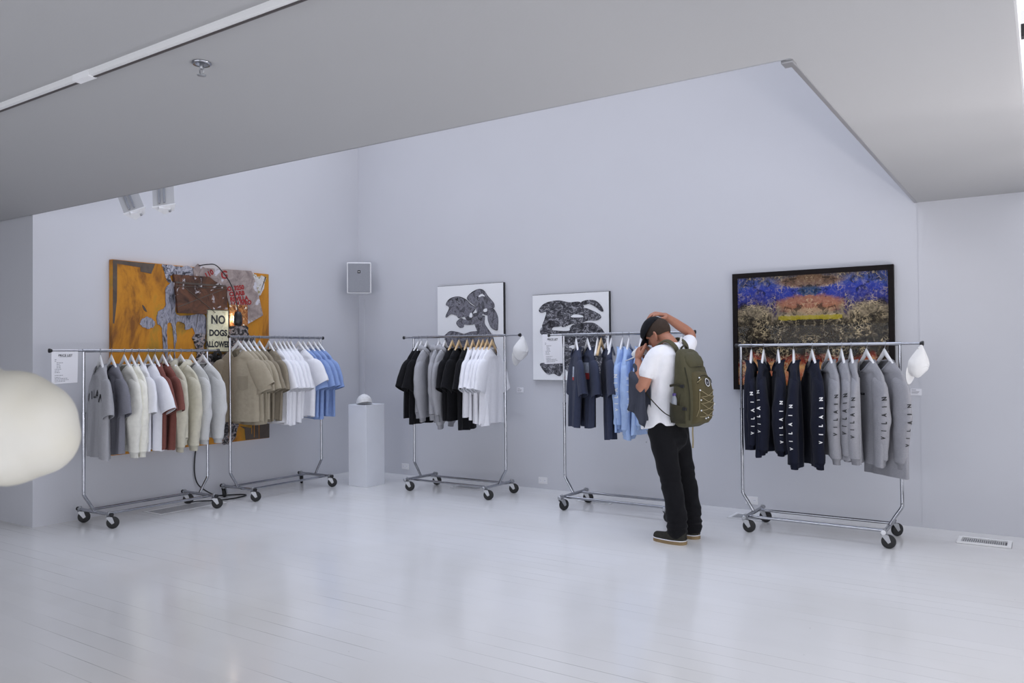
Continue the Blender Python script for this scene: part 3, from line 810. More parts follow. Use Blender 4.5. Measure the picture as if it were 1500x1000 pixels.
# ------------------------------------------------------------------ paint materials
def paint(name, stops, scale=6.0, detail=8, dist=1.2, stretch=(1, 1, 1), rough=0.55, bump=0.4, fleck=None):
    """noise driven ramp; stops = [(pos, srgb triple)]; fleck=(scale, amount, col)"""
    m = bpy.data.materials.new(name); m.use_nodes = True
    nt = m.node_tree; b = nt.nodes['Principled BSDF']; N = nt.nodes.new; L = nt.links.new
    tc = N('ShaderNodeTexCoord'); mp = N('ShaderNodeMapping'); mp.inputs['Scale'].default_value = stretch
    L(tc.outputs['Object'], mp.inputs[0])
    n = N('ShaderNodeTexNoise'); n.inputs['Scale'].default_value = scale; n.inputs['Detail'].default_value = detail
    n.inputs['Distortion'].default_value = dist; n.inputs['Roughness'].default_value = 0.62
    L(mp.outputs[0], n.inputs['Vector'])
    r = N('ShaderNodeValToRGB'); cr = r.color_ramp
    while len(cr.elements) > 1: cr.elements.remove(cr.elements[0])
    sq = lambda p: 0.5 + (p - 0.53) * 0.62
    cr.elements[0].position = sq(stops[0][0]); cr.elements[0].color = srgb(*stops[0][1])
    for p, c in stops[1:]:
        e = cr.elements.new(sq(p)); e.color = srgb(*c)
    L(n.outputs['Fac'], r.inputs[0]); out = r.outputs[0]
    if fleck:
        n2 = N('ShaderNodeTexNoise'); n2.inputs['Scale'].default_value = fleck[0]; n2.inputs['Detail'].default_value = 6; n2.inputs['Distortion'].default_value = 0.6
        L(tc.outputs['Object'], n2.inputs['Vector'])
        mr = N('ShaderNodeMapRange'); mr.inputs[1].default_value = 1 - fleck[1]; mr.inputs[2].default_value = 1 - fleck[1] + 0.04
        L(n2.outputs['Fac'], mr.inputs[0])
        mx = N('ShaderNodeMix'); mx.data_type = 'RGBA'; mx.inputs[7].default_value = srgb(*fleck[2])
        L(mr.outputs[0], mx.inputs[0]); L(out, mx.inputs[6]); out = mx.outputs[2]
    L(out, b.inputs['Base Color']); b.inputs['Roughness'].default_value = rough
    bp = N('ShaderNodeBump'); bp.inputs['Strength'].default_value = bump; bp.inputs['Distance'].default_value = 0.006
    L(n.outputs['Fac'], bp.inputs['Height']); L(bp.outputs[0], b.inputs['Normal'])
    return m

ART = {
    'border':[(0.005,1.864),(0.44,1.863),(0.398,1.762),(0.286,1.774),(0.283,1.815),(0.048,1.832),(0.045,1.482),(0.019,1.255),(0.005,1.26)],
    'mass':[(0.524,1.864),(0.696,1.864),(0.86,1.864),(0.874,1.784),(0.622,1.765),(0.615,1.692),(0.569,1.707),(0.537,1.806)],
    'drip':[(0.563,1.64),(0.642,1.706),(0.668,1.599),(0.661,1.381),(0.776,1.36),(1.0,1.368),(0.999,1.131),(0.914,1.13),(0.858,1.228),(0.776,1.214),(0.762,1.274),(0.668,1.284),(0.674,1.127),(0.656,1.03),(0.659,0.909),(0.646,0.91),(0.641,1.127),(0.614,1.271),(0.568,1.257),(0.568,1.042),(0.577,0.91),(0.561,0.91),(0.525,1.03),(0.51,1.22),(0.458,1.278),(0.471,1.385),(0.549,1.442),(0.549,1.58)],
    'spot':[(0.289,1.297),(0.345,1.328),(0.42,1.301),(0.426,1.242),(0.357,1.217),(0.289,1.25)],
    'mark':[(0.301,1.449),(0.326,1.432),(0.355,1.381),(0.32,1.397)],
    'trunk':[(0.616,1.77),(1.029,1.777),(1.102,1.732),(1.249,1.685),(1.256,1.441),(1.0,1.431),(1.0,1.381),(0.668,1.381),(0.642,1.585)],
    'burlap':[(0.86,1.845),(0.916,1.906),(1.001,1.869),(1.591,1.886),(1.655,1.751),(1.751,1.395),(1.533,1.288),(1.526,1.479),(1.309,1.469),(1.257,1.634),(1.146,1.716),(1.029,1.777),(0.867,1.778)],
    'white':[(1.623,1.862),(1.688,1.833),(1.803,1.842),(1.786,1.76),(1.719,1.608),(1.671,1.699)],
    'rust':[(1.294,1.494),(1.526,1.499),(1.533,1.275),(1.293,1.263)],
    'mess':[(1.278,1.237),(1.525,1.268),(1.556,1.163),(1.652,1.085),(1.352,0.837),(1.201,0.649),(0.983,0.657),(0.913,0.878),(0.886,1.031),(0.858,1.154),(0.999,1.168),(0.998,0.981),(1.277,0.98)],
    'dark':[(1.442,0.168),(1.507,0.13),(1.52,0.006),(1.846,0.005),(1.847,0.203),(1.668,0.217),(1.587,0.134)],
    'blot':[(1.201,0.272),(1.365,0.304),(1.416,0.148),(1.338,0.004),(1.2,0.004)]}
M['p_orange'] = paint('orange_paint', [(0.30, (128, 78, 18)), (0.45, (186, 122, 22)), (0.56, (200, 134, 26)), (0.66, (176, 130, 34)), (0.8, (128, 96, 40))], 3.0, 8, 0.6, (1, 1, 0.45), bump=0.3)
M['p_brown'] = paint('dull_brown_paint', [(0.3, (74, 64, 56)), (0.7, (92, 80, 70))], 5)
M['p_grey'] = paint('grey_black_paint', [(0.30, (24, 24, 28)), (0.42, (88, 88, 98)), (0.55, (150, 150, 162)), (0.66, (198, 198, 208)), (0.78, (60, 60, 66))], 16, 9, 1.6, bump=0.8)
M['p_drip'] = paint('grey_drip_paint', [(0.28, (50, 50, 58)), (0.45, (122, 122, 134)), (0.6, (160, 160, 172)), (0.75, (96, 92, 96))], 18, 8, 1.0, (1, 1, 0.35), bump=0.7)
M['p_trunk'] = paint('worn_brown_leather', [(0.3, (40, 24, 18)), (0.5, (82, 52, 36)), (0.66, (104, 66, 44)), (0.8, (60, 40, 34))], 5, 8, 1.0, bump=0.4, fleck=(13, 0.40, (196, 192, 196)))
M['p_burlap'] = paint('paint_stained_burlap', [(0.3, (126, 112, 110)), (0.5, (150, 136, 132)), (0.66, (168, 154, 148)), (0.8, (130, 116, 112))], 8, 9, 0.8, bump=0.5, fleck=(8, 0.40, (200, 198, 206)))
M['p_white'] = paint('dry_white_paint', [(0.35, (196, 192, 190)), (0.6, (214, 212, 212)), (0.7, (150, 140, 90))], 14, 8, 1.2)
M['p_rust'] = paint('rusted_sheet', [(0.3, (70, 34, 16)), (0.5, (150, 84, 36)), (0.62, (196, 140, 80)), (0.75, (90, 52, 30))], 18, 9, 1.2, bump=0.8, fleck=(20, 0.42, (236, 226, 206)))
M['p_mess'] = paint('black_and_grey_impasto', [(0.30, (14, 13, 14)), (0.45, (50, 46, 46)), (0.56, (120, 116, 120)), (0.64, (180, 176, 178)), (0.72, (150, 90, 40)), (0.8, (30, 26, 26))], 14, 9, 2.0, bump=0.9)
M['p_sign'] = paint('cream_enamel_sign', [(0.3, (206, 202, 172)), (0.6, (226, 222, 192)), (0.8, (180, 172, 140))], 9, 8, 0.8, rough=0.4, bump=0.1, fleck=(16, 0.34, (176, 176, 170)))
M['p_red'] = mat('faded_red_stencil_ink', srgb(150, 44, 44), 0.8, noise=(40, 0.35))

def art_poly(name, pts, z0, th, m, root, n=5, wob=0.0, axis='x', seed=1):
    """flat painted shape lying on a wall panel; axis x: (u,v)->(depth,u,v); axis y: (u,v)->(u,-depth,v)"""
    lp = smooth_loop(pts, n) if n > 1 else pts
    r_ = random.Random(seed)
    if wob: lp = [(u + r_.uniform(-wob, wob), v + r_.uniform(-wob, wob)) for u, v in lp]
    if axis == 'x':
        p3 = [(z0, u, v) for u, v in lp]; d = (th, 0, 0)
    else:
        p3 = [(u, -z0, v) for u, v in lp]; d = (0, -th, 0)
    b = MB(); b.poly(p3, None, d); return b.build(name, m, root)

def flat_text(s, size, u, v, depth, m, root, axis='x', ang=0.0, bold=0.0, name='lettering', th=0.0015, sx=1.0):
    vs, fs = text_mesh(s, size, bold=bold)
    c_, s_ = math.cos(ang), math.sin(ang); out = []
    for x, y in vs:
        x *= sx
        a, b_ = u + x * c_ - y * s_, v + x * s_ + y * c_
        out.append((depth, a, b_) if axis == 'x' else (a, -depth, b_))
    b = MB(); b.add(out, fs); return b.build(name, m, root)

# ---- orange mixed media painting on the left wall
pt = thing('painting', 'large orange mixed media painting with a no dogs sign on the left wall', 'painting', (-7.39, 4.222, 0.56))
b = MB(); b.box((-0.03, 0.9245, 0.935), (0.056, 1.849, 1.87)); b.build('canvas', M['p_orange'], pt, bevel=0.004)
art_poly('brown_border', ART['border'], 0.0, 0.0015, M['p_brown'], pt, n=1)
art_poly('bird_mark', ART['mark'], 0.0, 0.0015, M['p_brown'], pt, n=2)
art_poly('grey_paint', ART['mass'], 0.0, 0.006, M['p_grey'], pt, n=5, wob=0.006)
art_poly('grey_paint', ART['drip'], 0.0, 0.008, M['p_drip'], pt, n=5, wob=0.004, seed=3)
art_poly('grey_paint', ART['spot'], 0.0, 0.006, M['p_drip'], pt, n=7, wob=0.008, seed=4)
art_poly('white_paint', ART['white'], 0.0, 0.004, M['p_white'], pt, n=6, wob=0.012, seed=5)
art_poly('impasto', ART['mess'], 0.0, 0.016, M['p_mess'], pt, n=5, wob=0.012, seed=6)
art_poly('grey_paint', ART['blot'], 0.0, 0.008, M['p_mess'], pt, n=6, wob=0.012, seed=7)
dk = MB()
art_poly('dark_paint', ART['dark'], 0.0, 0.002, M['p_brown'], pt, n=1)
for i, (u, l) in enumerate(((1.60, 0.15), (1.635, 0.19), (1.70, 0.21))):
    art_poly('orange_drip', [(u - 0.006, 0.215), (u + 0.006, 0.215), (u + 0.004, 0.215 - l), (u - 0.003, 0.215 - l)], 0.002, 0.001, M['p_orange'], pt, n=1)
art_poly('burlap', ART['burlap'], 0.006, 0.012, M['p_burlap'], pt, n=1)
tk = art_poly('leather_flap', ART['trunk'], 0.018, 0.03, M['p_trunk'], pt, n=1)
b = MB()
for a_, c_ in (((0.66, 1.44), (1.24, 1.67)), ((0.70, 1.67), (1.10, 1.40)), ((0.64, 1.655), (1.23, 1.66))):
    b.tube([(0.05, a_[0], a_[1]), (0.05, c_[0], c_[1])], 0.004, 6)
b.build('cord_lines', M['p_brown'], tk)
b = MB(); b.box((0.049, 0.935, 1.69), (0.008, 0.60, 0.018)); b.build('strap', M['p_brown'], tk)
art_poly('rusty_sheet', ART['rust'], 0.02, 0.012, M['p_rust'], pt, n=1)
for (s, u, v, sz, a) in (('110', 1.06, 1.79, 0.075, 0.55), ('G', 1.24, 1.775, 0.12, 0.1), ('NO. 3250', 1.36, 1.655, 0.066, 0.16), ('CEARB', 1.40, 1.60, 0.066, 0.14), ('REVILLA', 1.43, 1.545, 0.066, 0.13), ('LOUVRO', 1.46, 1.495, 0.066, 0.15)):
    flat_text(s, sz, u, v, 0.0195, M['p_red'], pt, ang=a, bold=0.004, name='stencil_lettering', sx=1.0)
sg = thing('sign', None, None); sg.parent = pt
b = MB(); b.box((0.034, 1.144, 1.208), (0.006, 0.272, 0.45)); b.build('sign_plate', M['p_sign'], sg, bevel=0.002)
b = MB()
for (c_, s_) in (((0.0385, 1.144, 1.428), (0.003, 0.262, 0.005)), ((0.0385, 1.144, 0.988), (0.003, 0.262, 0.005)), ((0.0385, 1.013, 1.208), (0.003, 0.005, 0.445)), ((0.0385, 1.275, 1.208), (0.003, 0.005, 0.445))):
    b.box(c_, s_)
b.build('sign_border', M['ink'], sg)
for (s, v, sz, sx) in (('NO', 1.285, 0.125, 0.9), ('DOGS', 1.155, 0.09, 0.9), ('ALLOWED', 1.035, 0.085, 0.78)):
    flat_text(s, sz, 1.144, v, 0.0385, M['ink'], sg, bold=0.004, sx=sx)
b = MB(); b.tube(smooth_path([(0.03, 0.916, 1.885), (0.09, 0.98, 1.90), (0.13, 1.05, 1.895), (0.15, 1.146, 1.80), (0.15, 1.234, 1.68), (0.15, 1.29, 1.52), (0.14, 1.32, 1.40)], 6), 0.006, 8)
lp = b.build('gooseneck_lamp', M['blackp'], pt, smooth=True)
b = MB(); b.lathe([(0.012, 0.085), (0.032, 0.075), (0.042, 0.04), (0.046, -0.03), (0.040, -0.066), (0.032, -0.07)], c=(0.135, 1.322, 1.335), seg=20)
b.build('lamp_head', M['blackp'], lp, smooth=True)
M['bulb'] = mat('warm_bulb', (1, 0.9, 0.75, 1), 0.4, emit=((1, 0.93, 0.80, 1), 9.0))
b = MB(); b.lathe([(0.004, 0.03), (0.016, 0.026), (0.022, 0.0), (0.016, -0.026), (0.004, -0.03)], c=(0.085, 1.322, 1.335), seg=12)
b.build('bulb', M['bulb'], lp, smooth=True)
l = bpy.data.lights.new('painting_lamp', 'POINT'); l.energy = 0.9; l.color = (1, 0.93, 0.82); l.shadow_soft_size = 0.03
o = bpy.data.objects.new('painting_lamp', l); COL.objects.link(o); o.location = (-7.39 + 0.065, 4.222 + 1.322, 0.56 + 1.335)
# coil of wire under the sign
b = MB(); b.tube([(0.04 + 0.0004 * i, 1.13 + (0.055 - 0.0006 * i) * math.cos(i * 0.35), 0.945 + (0.055 - 0.0006 * i) * math.sin(i * 0.35)) for i in range(60)], 0.006, 6)
b.build('wire_coil', M['blackp'], pt, smooth=True)

# ---- two black and white canvases
def canvas(label, x0, z0, w_, h_, polys, gaps, m, seed, outline=False):
    t = thing('canvas_painting', label, 'painting', (x0, 7.53, z0), 0, None)
    b = MB(); b.box((w_ / 2, 0.0195, h_ / 2), (w_, 0.037, h_)); b.build('canvas', M['canvas'], t)
    b = MB()
    b.box((w_ + 0.002, 0.019, h_ / 2), (0.004, 0.038, h_ + 0.006))
    b.box((w_ / 2, 0.019, h_ + 0.0015), (w_, 0.038, 0.003)); b.box((w_ / 2, 0.019, -0.0015), (w_, 0.038, 0.003))
    b.build('edge_frame', M['blackp'], t)
    for i, p in enumerate(polys):
        lp_ = smooth_loop(p, 6); cu = sum(q[0] for q in lp_) / len(lp_); cv_ = sum(q[1] for q in lp_) / len(lp_)
        art_poly('brushwork', p, 0.0006 + 0.0006 * i, 0.0010, m[i % len(m)], t, n=6, axis='y', seed=seed + i)
        if outline:
            ri = random.Random(seed + i); ks = [0.955 + 0.02 * math.sin(j * 0.7) + ri.uniform(-0.012, 0.012) for j in range(len(lp_))]
            b = MB(); dd = -(0.0019 + 0.0006 * i); b.grid([[(q[0], dd, q[1]) for q in lp_], [(cu + (q[0] - cu) * k, dd, cv_ + (q[1] - cv_) * k) for q, k in zip(lp_, ks)]], wrap=True); b.build('brush_edge', M['ink'], t)
    for g_ in gaps:
        art_poly('white_gap', g_, 0.0045, 0.001, M['canvas'], t, n=6, axis='y')
    return t
M['canvas'] = mat('primed_white_canvas', (0.88, 0.89, 0.91, 1), 0.7, bump=(300, 0.1))
marb = [(0.24, (26, 26, 30)), (0.36, (104, 104, 112)), (0.43, (52, 52, 58)), (0.50, (120, 120, 130)), (0.58, (138, 138, 148)), (0.64, (84, 84, 92)), (0.72, (150, 150, 160)), (0.8, (26, 26, 30))]
M['br1'] = paint('marbled_black_acrylic', marb, 6, 6, 3.0, bump=0.2, rough=0.4)
M['br2'] = paint('marbled_grey_acrylic', marb, 7, 6, 2.6, (1, 1, 0.6), bump=0.2, rough=0.4)
dkm = [(0.28, (20, 20, 24)), (0.42, (46, 46, 52)), (0.50, (92, 92, 100)), (0.58, (34, 34, 40)), (0.66, (196, 196, 204)), (0.72, (54, 54, 60)), (0.8, (24, 24, 28))]
M['br3'] = paint('dragged_black_acrylic', dkm, 16, 7, 2.2, (0.6, 1, 1.0), bump=0.2, rough=0.4)
M['br4'] = paint('scumbled_black_acrylic', dkm, 20, 8, 1.6, bump=0.2, rough=0.4)
C1 = {'a':[(0.13,1.043),(0.19,1.11),(0.317,1.131),(0.432,1.092),(0.498,1.035),(0.573,0.987),(0.535,0.928),(0.52,0.86),(0.439,0.854),(0.411,0.886),(0.324,0.873),(0.286,0.905),(0.208,0.923),(0.139,0.887),(0.129,0.911),(0.179,1.002)],
'b':[(0.446,1.106),(0.518,1.171),(0.622,1.204),(0.696,1.181),(0.751,1.115),(0.823,1.044),(0.841,1.006),(0.822,0.97),(0.684,0.945),(0.665,0.863),(0.609,0.857),(0.573,0.994),(0.498,1.051)],
'c':[(0.74,0.965),(0.822,0.97),(0.885,0.878),(0.888,0.759),(0.874,0.715),(0.793,0.747),(0.748,0.83),(0.739,0.89),(0.702,0.899),(0.666,0.923)],
'd':[(0.516,0.898),(0.591,0.926),(0.665,0.893),(0.702,0.884),(0.702,0.801),(0.738,0.748),(0.792,0.679),(0.828,0.6),(0.835,0.403),(0.567,0.404),(0.532,0.594),(0.589,0.699),(0.562,0.775)],
'e':[(0.127,0.685),(0.196,0.723),(0.313,0.708),(0.399,0.687),(0.495,0.708),(0.608,0.713),(0.701,0.704),(0.783,0.679),(0.828,0.6),(0.844,0.366),(0.114,0.367),(0.112,0.647)],
'f':[(0.285,0.821),(0.353,0.872),(0.411,0.855),(0.543,0.851),(0.548,0.798),(0.458,0.789),(0.405,0.794),(0.391,0.764),(0.333,0.762)]}
G1 = [[(0.497,0.929),(0.525,0.916),(0.52,0.875),(0.482,0.884)], [(0.685,0.96),(0.731,0.973),(0.735,0.939),(0.698,0.933)], [(0.621,1.125),(0.668,1.143),(0.709,1.113),(0.668,1.119),(0.626,1.109)]]
canvas('white canvas with marbled black plant shape, nearer the wall speaker', -6.10, 1.05, 0.962, 1.262, [C1[k] for k in 'edfcab'], G1, [M['br1'], M['br2']], 20, True)
C2 = {'a':[(0.083,0.772),(0.131,0.827),(0.215,0.859),(0.343,0.868),(0.47,0.843),(0.595,0.842),(0.65,0.786),(0.582,0.749),(0.491,0.673),(0.387,0.596),(0.27,0.579),(0.129,0.582),(0.153,0.663),(0.178,0.744),(0.112,0.741)],
'b':[(0.617,0.837),(0.695,0.858),(0.794,0.844),(0.859,0.787),(0.882,0.733),(0.848,0.734),(0.794,0.775),(0.717,0.813),(0.65,0.806)],
'c':[(0.469,0.773),(0.65,0.776),(0.738,0.748),(0.836,0.701),(0.852,0.661),(0.792,0.636),(0.693,0.637),(0.603,0.61),(0.49,0.603),(0.387,0.576),(0.353,0.647)],
'd':[(0.123,0.583),(0.271,0.589),(0.253,0.549),(0.455,0.534),(0.478,0.574),(0.547,0.607),(0.737,0.616),(0.824,0.579),(0.878,0.525),(0.894,0.466),(0.691,0.441),(0.408,0.445),(0.122,0.496)],
'e':[(0.351,0.476),(0.888,0.476),(0.876,0.37),(0.832,0.331),(0.896,0.195),(0.851,0.098),(0.797,0.117),(0.754,0.215),(0.709,0.078),(0.439,0.106),(0.382,0.176),(0.349,0.276)],
'f':[(0.107,0.186),(0.348,0.196),(0.408,0.375),(0.439,0.106),(0.405,0.126),(0.346,0.045),(0.265,0.07),(0.194,0.059),(0.118,0.125)]}
G2 = [[(0.491,0.693),(0.548,0.709),(0.632,0.693),(0.626,0.676),(0.514,0.677)], [(0.46,0.36),(0.50,0.345),(0.55,0.31),(0.58,0.335),(0.52,0.38)], [(0.68,0.25),(0.72,0.28),(0.76,0.24),(0.70,0.21)]]
canvas('white canvas with dense black brushwork behind the price list', -4.744, 1.205, 0.944, 0.938, [C2[k] for k in 'efdcab'], G2, [M['br3'], M['br4']], 40)

# ---- framed mirrored abstract print on the right
def kaleidoscope():
    m = bpy.data.materials.new('mirrored_abstract_print'); m.use_nodes = True
    nt = m.node_tree; b = nt.nodes['Principled BSDF']; N = nt.nodes.new; L = nt.links.new
    tc = N('ShaderNodeTexCoord'); sp = N('ShaderNodeSeparateXYZ'); L(tc.outputs['Object'], sp.inputs[0])
    ab = N('ShaderNodeMath'); ab.operation = 'ABSOLUTE'; L(sp.outputs['X'], ab.inputs[0])
    cv = N('ShaderNodeCombineXYZ'); L(ab.outputs[0], cv.inputs[0]); L(sp.outputs['Z'], cv.inputs[2])
    def noise(scale, detail, dist, st=(1, 1, 1), off=0):
        mp = N('ShaderNodeMapping'); mp.inputs['Scale'].default_value = st; mp.inputs['Location'].default_value = (off, 0, off)
        L(cv.outputs[0], mp.inputs[0])
        n = N('ShaderNodeTexNoise'); n.inputs['Scale'].default_value = scale; n.inputs['Detail'].default_value = detail; n.inputs['Distortion'].default_value = dist
        n.inputs['Roughness'].default_value = 0.68; L(mp.outputs[0], n.inputs['Vector']); return n.outputs['Fac']
    def mth(op, a, c=None, d=None):
        n = N('ShaderNodeMath'); n.operation = op
        for i, v in enumerate((a, c, d)):
            if v is None: continue
            if isinstance(v, (int, float)): n.inputs[i].default_value = v
            else: L(v, n.inputs[i])
        return n.outputs[0]
    def ramp(f, stops):
        r = N('ShaderNodeValToRGB'); cr = r.color_ramp
        while len(cr.elements) > 1: cr.elements.remove(cr.elements[0])
        cr.elements[0].position = stops[0][0]; cr.elements[0].color = srgb(*stops[0][1])
        for p, c in stops[1:]:
            e = cr.elements.new(p); e.color = srgb(*c)
        L(f, r.inputs[0]); return r.outputs[0]
    def mixc(f, a, c):
        n = N('ShaderNodeMix'); n.data_type = 'RGBA'
        if isinstance(f, (int, float)): n.inputs[0].default_value = f
        else: L(f, n.inputs[0])
        for i, v in ((6, a), (7, c)):
            if isinstance(v, tuple): n.inputs[i].default_value = v
            else: L(v, n.inputs[i])
        return n.outputs[2]
    # height 0 bottom .. 1 top, bowed and broken up by noise
    v = mth('DIVIDE', mth('ADD', sp.outputs['Z'], 0.505), 1.01)
    nv = noise(5, 7, 0.8); bow = mth('MULTIPLY', ab.outputs[0], 0.05)
    vv = mth('ADD', mth('SUBTRACT', v, bow), mth('MULTIPLY', mth('SUBTRACT', nv, 0.5), 0.42))
    base = ramp(vv, [(0.0, (196, 120, 50)), (0.06, (206, 110, 84)), (0.14, (232, 176, 112)), (0.20, (150, 52, 40)), (0.27, (40, 32, 26)), (0.36, (28, 26, 22)), (0.46, (52, 44, 32)), (0.53, (38, 35, 29)), (0.61, (72, 64, 50)),
                     (0.655, (150, 136, 112)), (0.69, (74, 64, 80)), (0.73, (50, 54, 128)), (0.84, (48, 66, 164)), (0.92, (64, 84, 150)), (1.0, (90, 84, 92))])
    def blob(cz, rx, rz, col_, am):
        dx = mth('DIVIDE', ab.outputs[0], rx); dz = mth('DIVIDE', mth('SUBTRACT', mth('ADD', sp.outputs['Z'], mth('MULTIPLY', mth('SUBTRACT', nv, 0.5), 0.16)), cz), rz)
        d2 = mth('ADD', mth('MULTIPLY', dx, dx), mth('MULTIPLY', dz, dz))
        k_ = N('ShaderNodeMapRange'); k_.inputs[1].default_value = 1.25; k_.inputs[2].default_value = 0.6; k_.inputs[4].default_value = am; L(d2, k_.inputs[0])
        return k_.outputs[0], srgb(*col_)
    for cz, rx, rz, cc, am in ((0.235, 0.30, 0.085, (176, 116, 84), 0.9), (0.45, 0.30, 0.06, (128, 96, 66), 0.9), (0.15, 0.2, 0.05, (190, 168, 132), 0.6), (0.36, 0.11, 0.05, (40, 72, 96), 0.8)):
        k_, c_ = blob(cz, rx, rz, cc, am); base = mixc(k_, base, c_)
    grain = noise(22, 9, 1.5, off=3)
    spec_ = ramp(grain, [(0.42, (14, 12, 11)), (0.48, (64, 52, 40)), (0.55, (170, 146, 112)), (0.62, (220, 206, 172))])
    f1 = mth('MULTIPLY', mth('SMOOTH_MIN', 1.0, mth('MULTIPLY', mth('ABSOLUTE', mth('SUBTRACT', grain, 0.5)), 5.0), 0.1), 0.36)
    col = mixc(f1, base, spec_)
    # dark pits
    pit = noise(12, 6, 1.0, off=9); mr = N('ShaderNodeMapRange'); mr.inputs[1].default_value = 0.54; mr.inputs[2].default_value = 0.62; L(pit, mr.inputs[0])
    col = mixc(mth('MULTIPLY', mr.outputs[0], 0.75), col, srgb(18, 17, 18))
    # cream crackle
    vo = N('ShaderNodeTexVoronoi'); vo.feature = 'DISTANCE_TO_EDGE'; vo.inputs['Scale'].default_value = 26
    wv = N('ShaderNodeVectorMath'); wv.operation = 'ADD'; L(cv.outputs[0], wv.inputs[0])
    nn = N('ShaderNodeTexNoise'); nn.inputs['Scale'].default_value = 14; L(cv.outputs[0], nn.inputs['Vector'])
    sc = N('ShaderNodeVectorMath'); sc.operation = 'SCALE'; sc.inputs['Scale'].default_value = 0.11; L(nn.outputs['Color'], sc.inputs[0]); L(sc.outputs[0], wv.inputs[1]); L(wv.outputs[0], vo.inputs['Vector'])
    crk = mth('LESS_THAN', vo.outputs['Distance'], 0.05)
    mk = N('ShaderNodeMapRange'); mk.inputs[1].default_value = 0.48; mk.inputs[2].default_value = 0.6; L(noise(6, 4, 0.5, off=20), mk.inputs[0])
    col = mixc(mth('MULTIPLY', mth('MULTIPLY', crk, mk.outputs[0]), 0.8), col, srgb(206, 186, 146))
    # yellow strip
    ys = mth('MULTIPLY', mth('LESS_THAN', mth('ABSOLUTE', mth('SUBTRACT', mth('ADD', sp.outputs['Z'], mth('MULTIPLY', mth('SUBTRACT', grain, 0.5), 0.04)), 0.115)), 0.02), mth('LESS_THAN', ab.outputs[0], 0.28))
    col = mixc(mth('MULTIPLY', ys, 0.72), col, srgb(176, 160, 20))
    L(col, b.inputs['Base Color']); b.inputs['Roughness'].default_value = 0.6; b.inputs['Specular IOR Level'].default_value = 0.15
    return m
pf = thing('framed_print', 'black framed mirrored abstract print in blue and brown on back wall', 'painting', (-1.78, 7.54, 1.69))
W2, H2 = 0.703, 0.55
b = MB()
fwid = 0.044
for (c_, s_) in (((0, 0.005, H2 - fwid / 2), (2 * W2, 0.046, fwid)), ((0, 0.005, -H2 + fwid / 2), (2 * W2, 0.046, fwid)), ((-W2 + fwid / 2, 0.005, 0), (fwid, 0.046, 2 * H2 - 2 * fwid)), ((W2 - fwid / 2, 0.005, 0), (fwid, 0.046, 2 * H2 - 2 * fwid))):
    b.box(c_, s_)
b.build('frame', mat('black_brown_wood', srgb(26, 21, 21), 0.6, spec=0.15, noise=(30, 0.2)), pf, bevel=0.002)
b = MB(); b.box((0, 0.012, 0), (2 * W2 - 2 * fwid, 0.012, 2 * H2 - 2 * fwid)); b.build('print', kaleidoscope(), pf)
b = MB(); b.add([(-W2 + fwid, -0.006, -H2 + fwid), (W2 - fwid, -0.006, -H2 + fwid), (W2 - fwid, -0.006, H2 - fwid), (-W2 + fwid, -0.006, H2 - fwid)], [(0, 1, 2, 3)])
pg = M['glass'].copy(); pg.name = 'picture_glass'
for n_ in pg.node_tree.nodes:
    if n_.type == 'MATH' and n_.operation == 'MULTIPLY_ADD': n_.inputs[1].default_value = 0.3; n_.inputs[2].default_value = 0.012
b.build('glazing', pg, pf)

# ------------------------------------------------------------------ wall and ceiling fittings
sp_ = thing('wall_speaker', 'white wall speaker with grey grille up in the corner', 'speaker', (-7.19, 7.32, 2.46), D(42))
b = MB()
sec = [(-0.15, -0.10), (0.15, -0.10), (0.15, 0.02), (0.09, 0.12), (-0.09, 0.12), (-0.15, 0.02)]
b.poly([(x, y, -0.195) for x, y in sec], None, (0, 0, 0.39)); b.build('cabinet', M['whitep'], sp_, bevel=0.012)
b = MB(); b.box((0, -0.103, 0), (0.272, 0.012, 0.362)); gr = b.build('grille', M['grille'], sp_, bevel=0.01)
b = MB(); b.box((0.0, -0.110, 0.075), (0.036, 0.004, 0.036)); bd = b.build('badge', M['blackp'], gr)
b = MB(); b.box((0.0, -0.1125, 0.075), (0.02, 0.002, 0.008)); b.build('badge_mark', M['whitep'], bd)
b = MB(); b.box((0, 0.18, 0), (0.06, 0.17, 0.08)); b.build('bracket', M['whitep'], sp_)
struct('trim_5', MB().box((-7.38, YR - 0.006, 1.12), (0.075, 0.012, 2.2)), M['wall'])

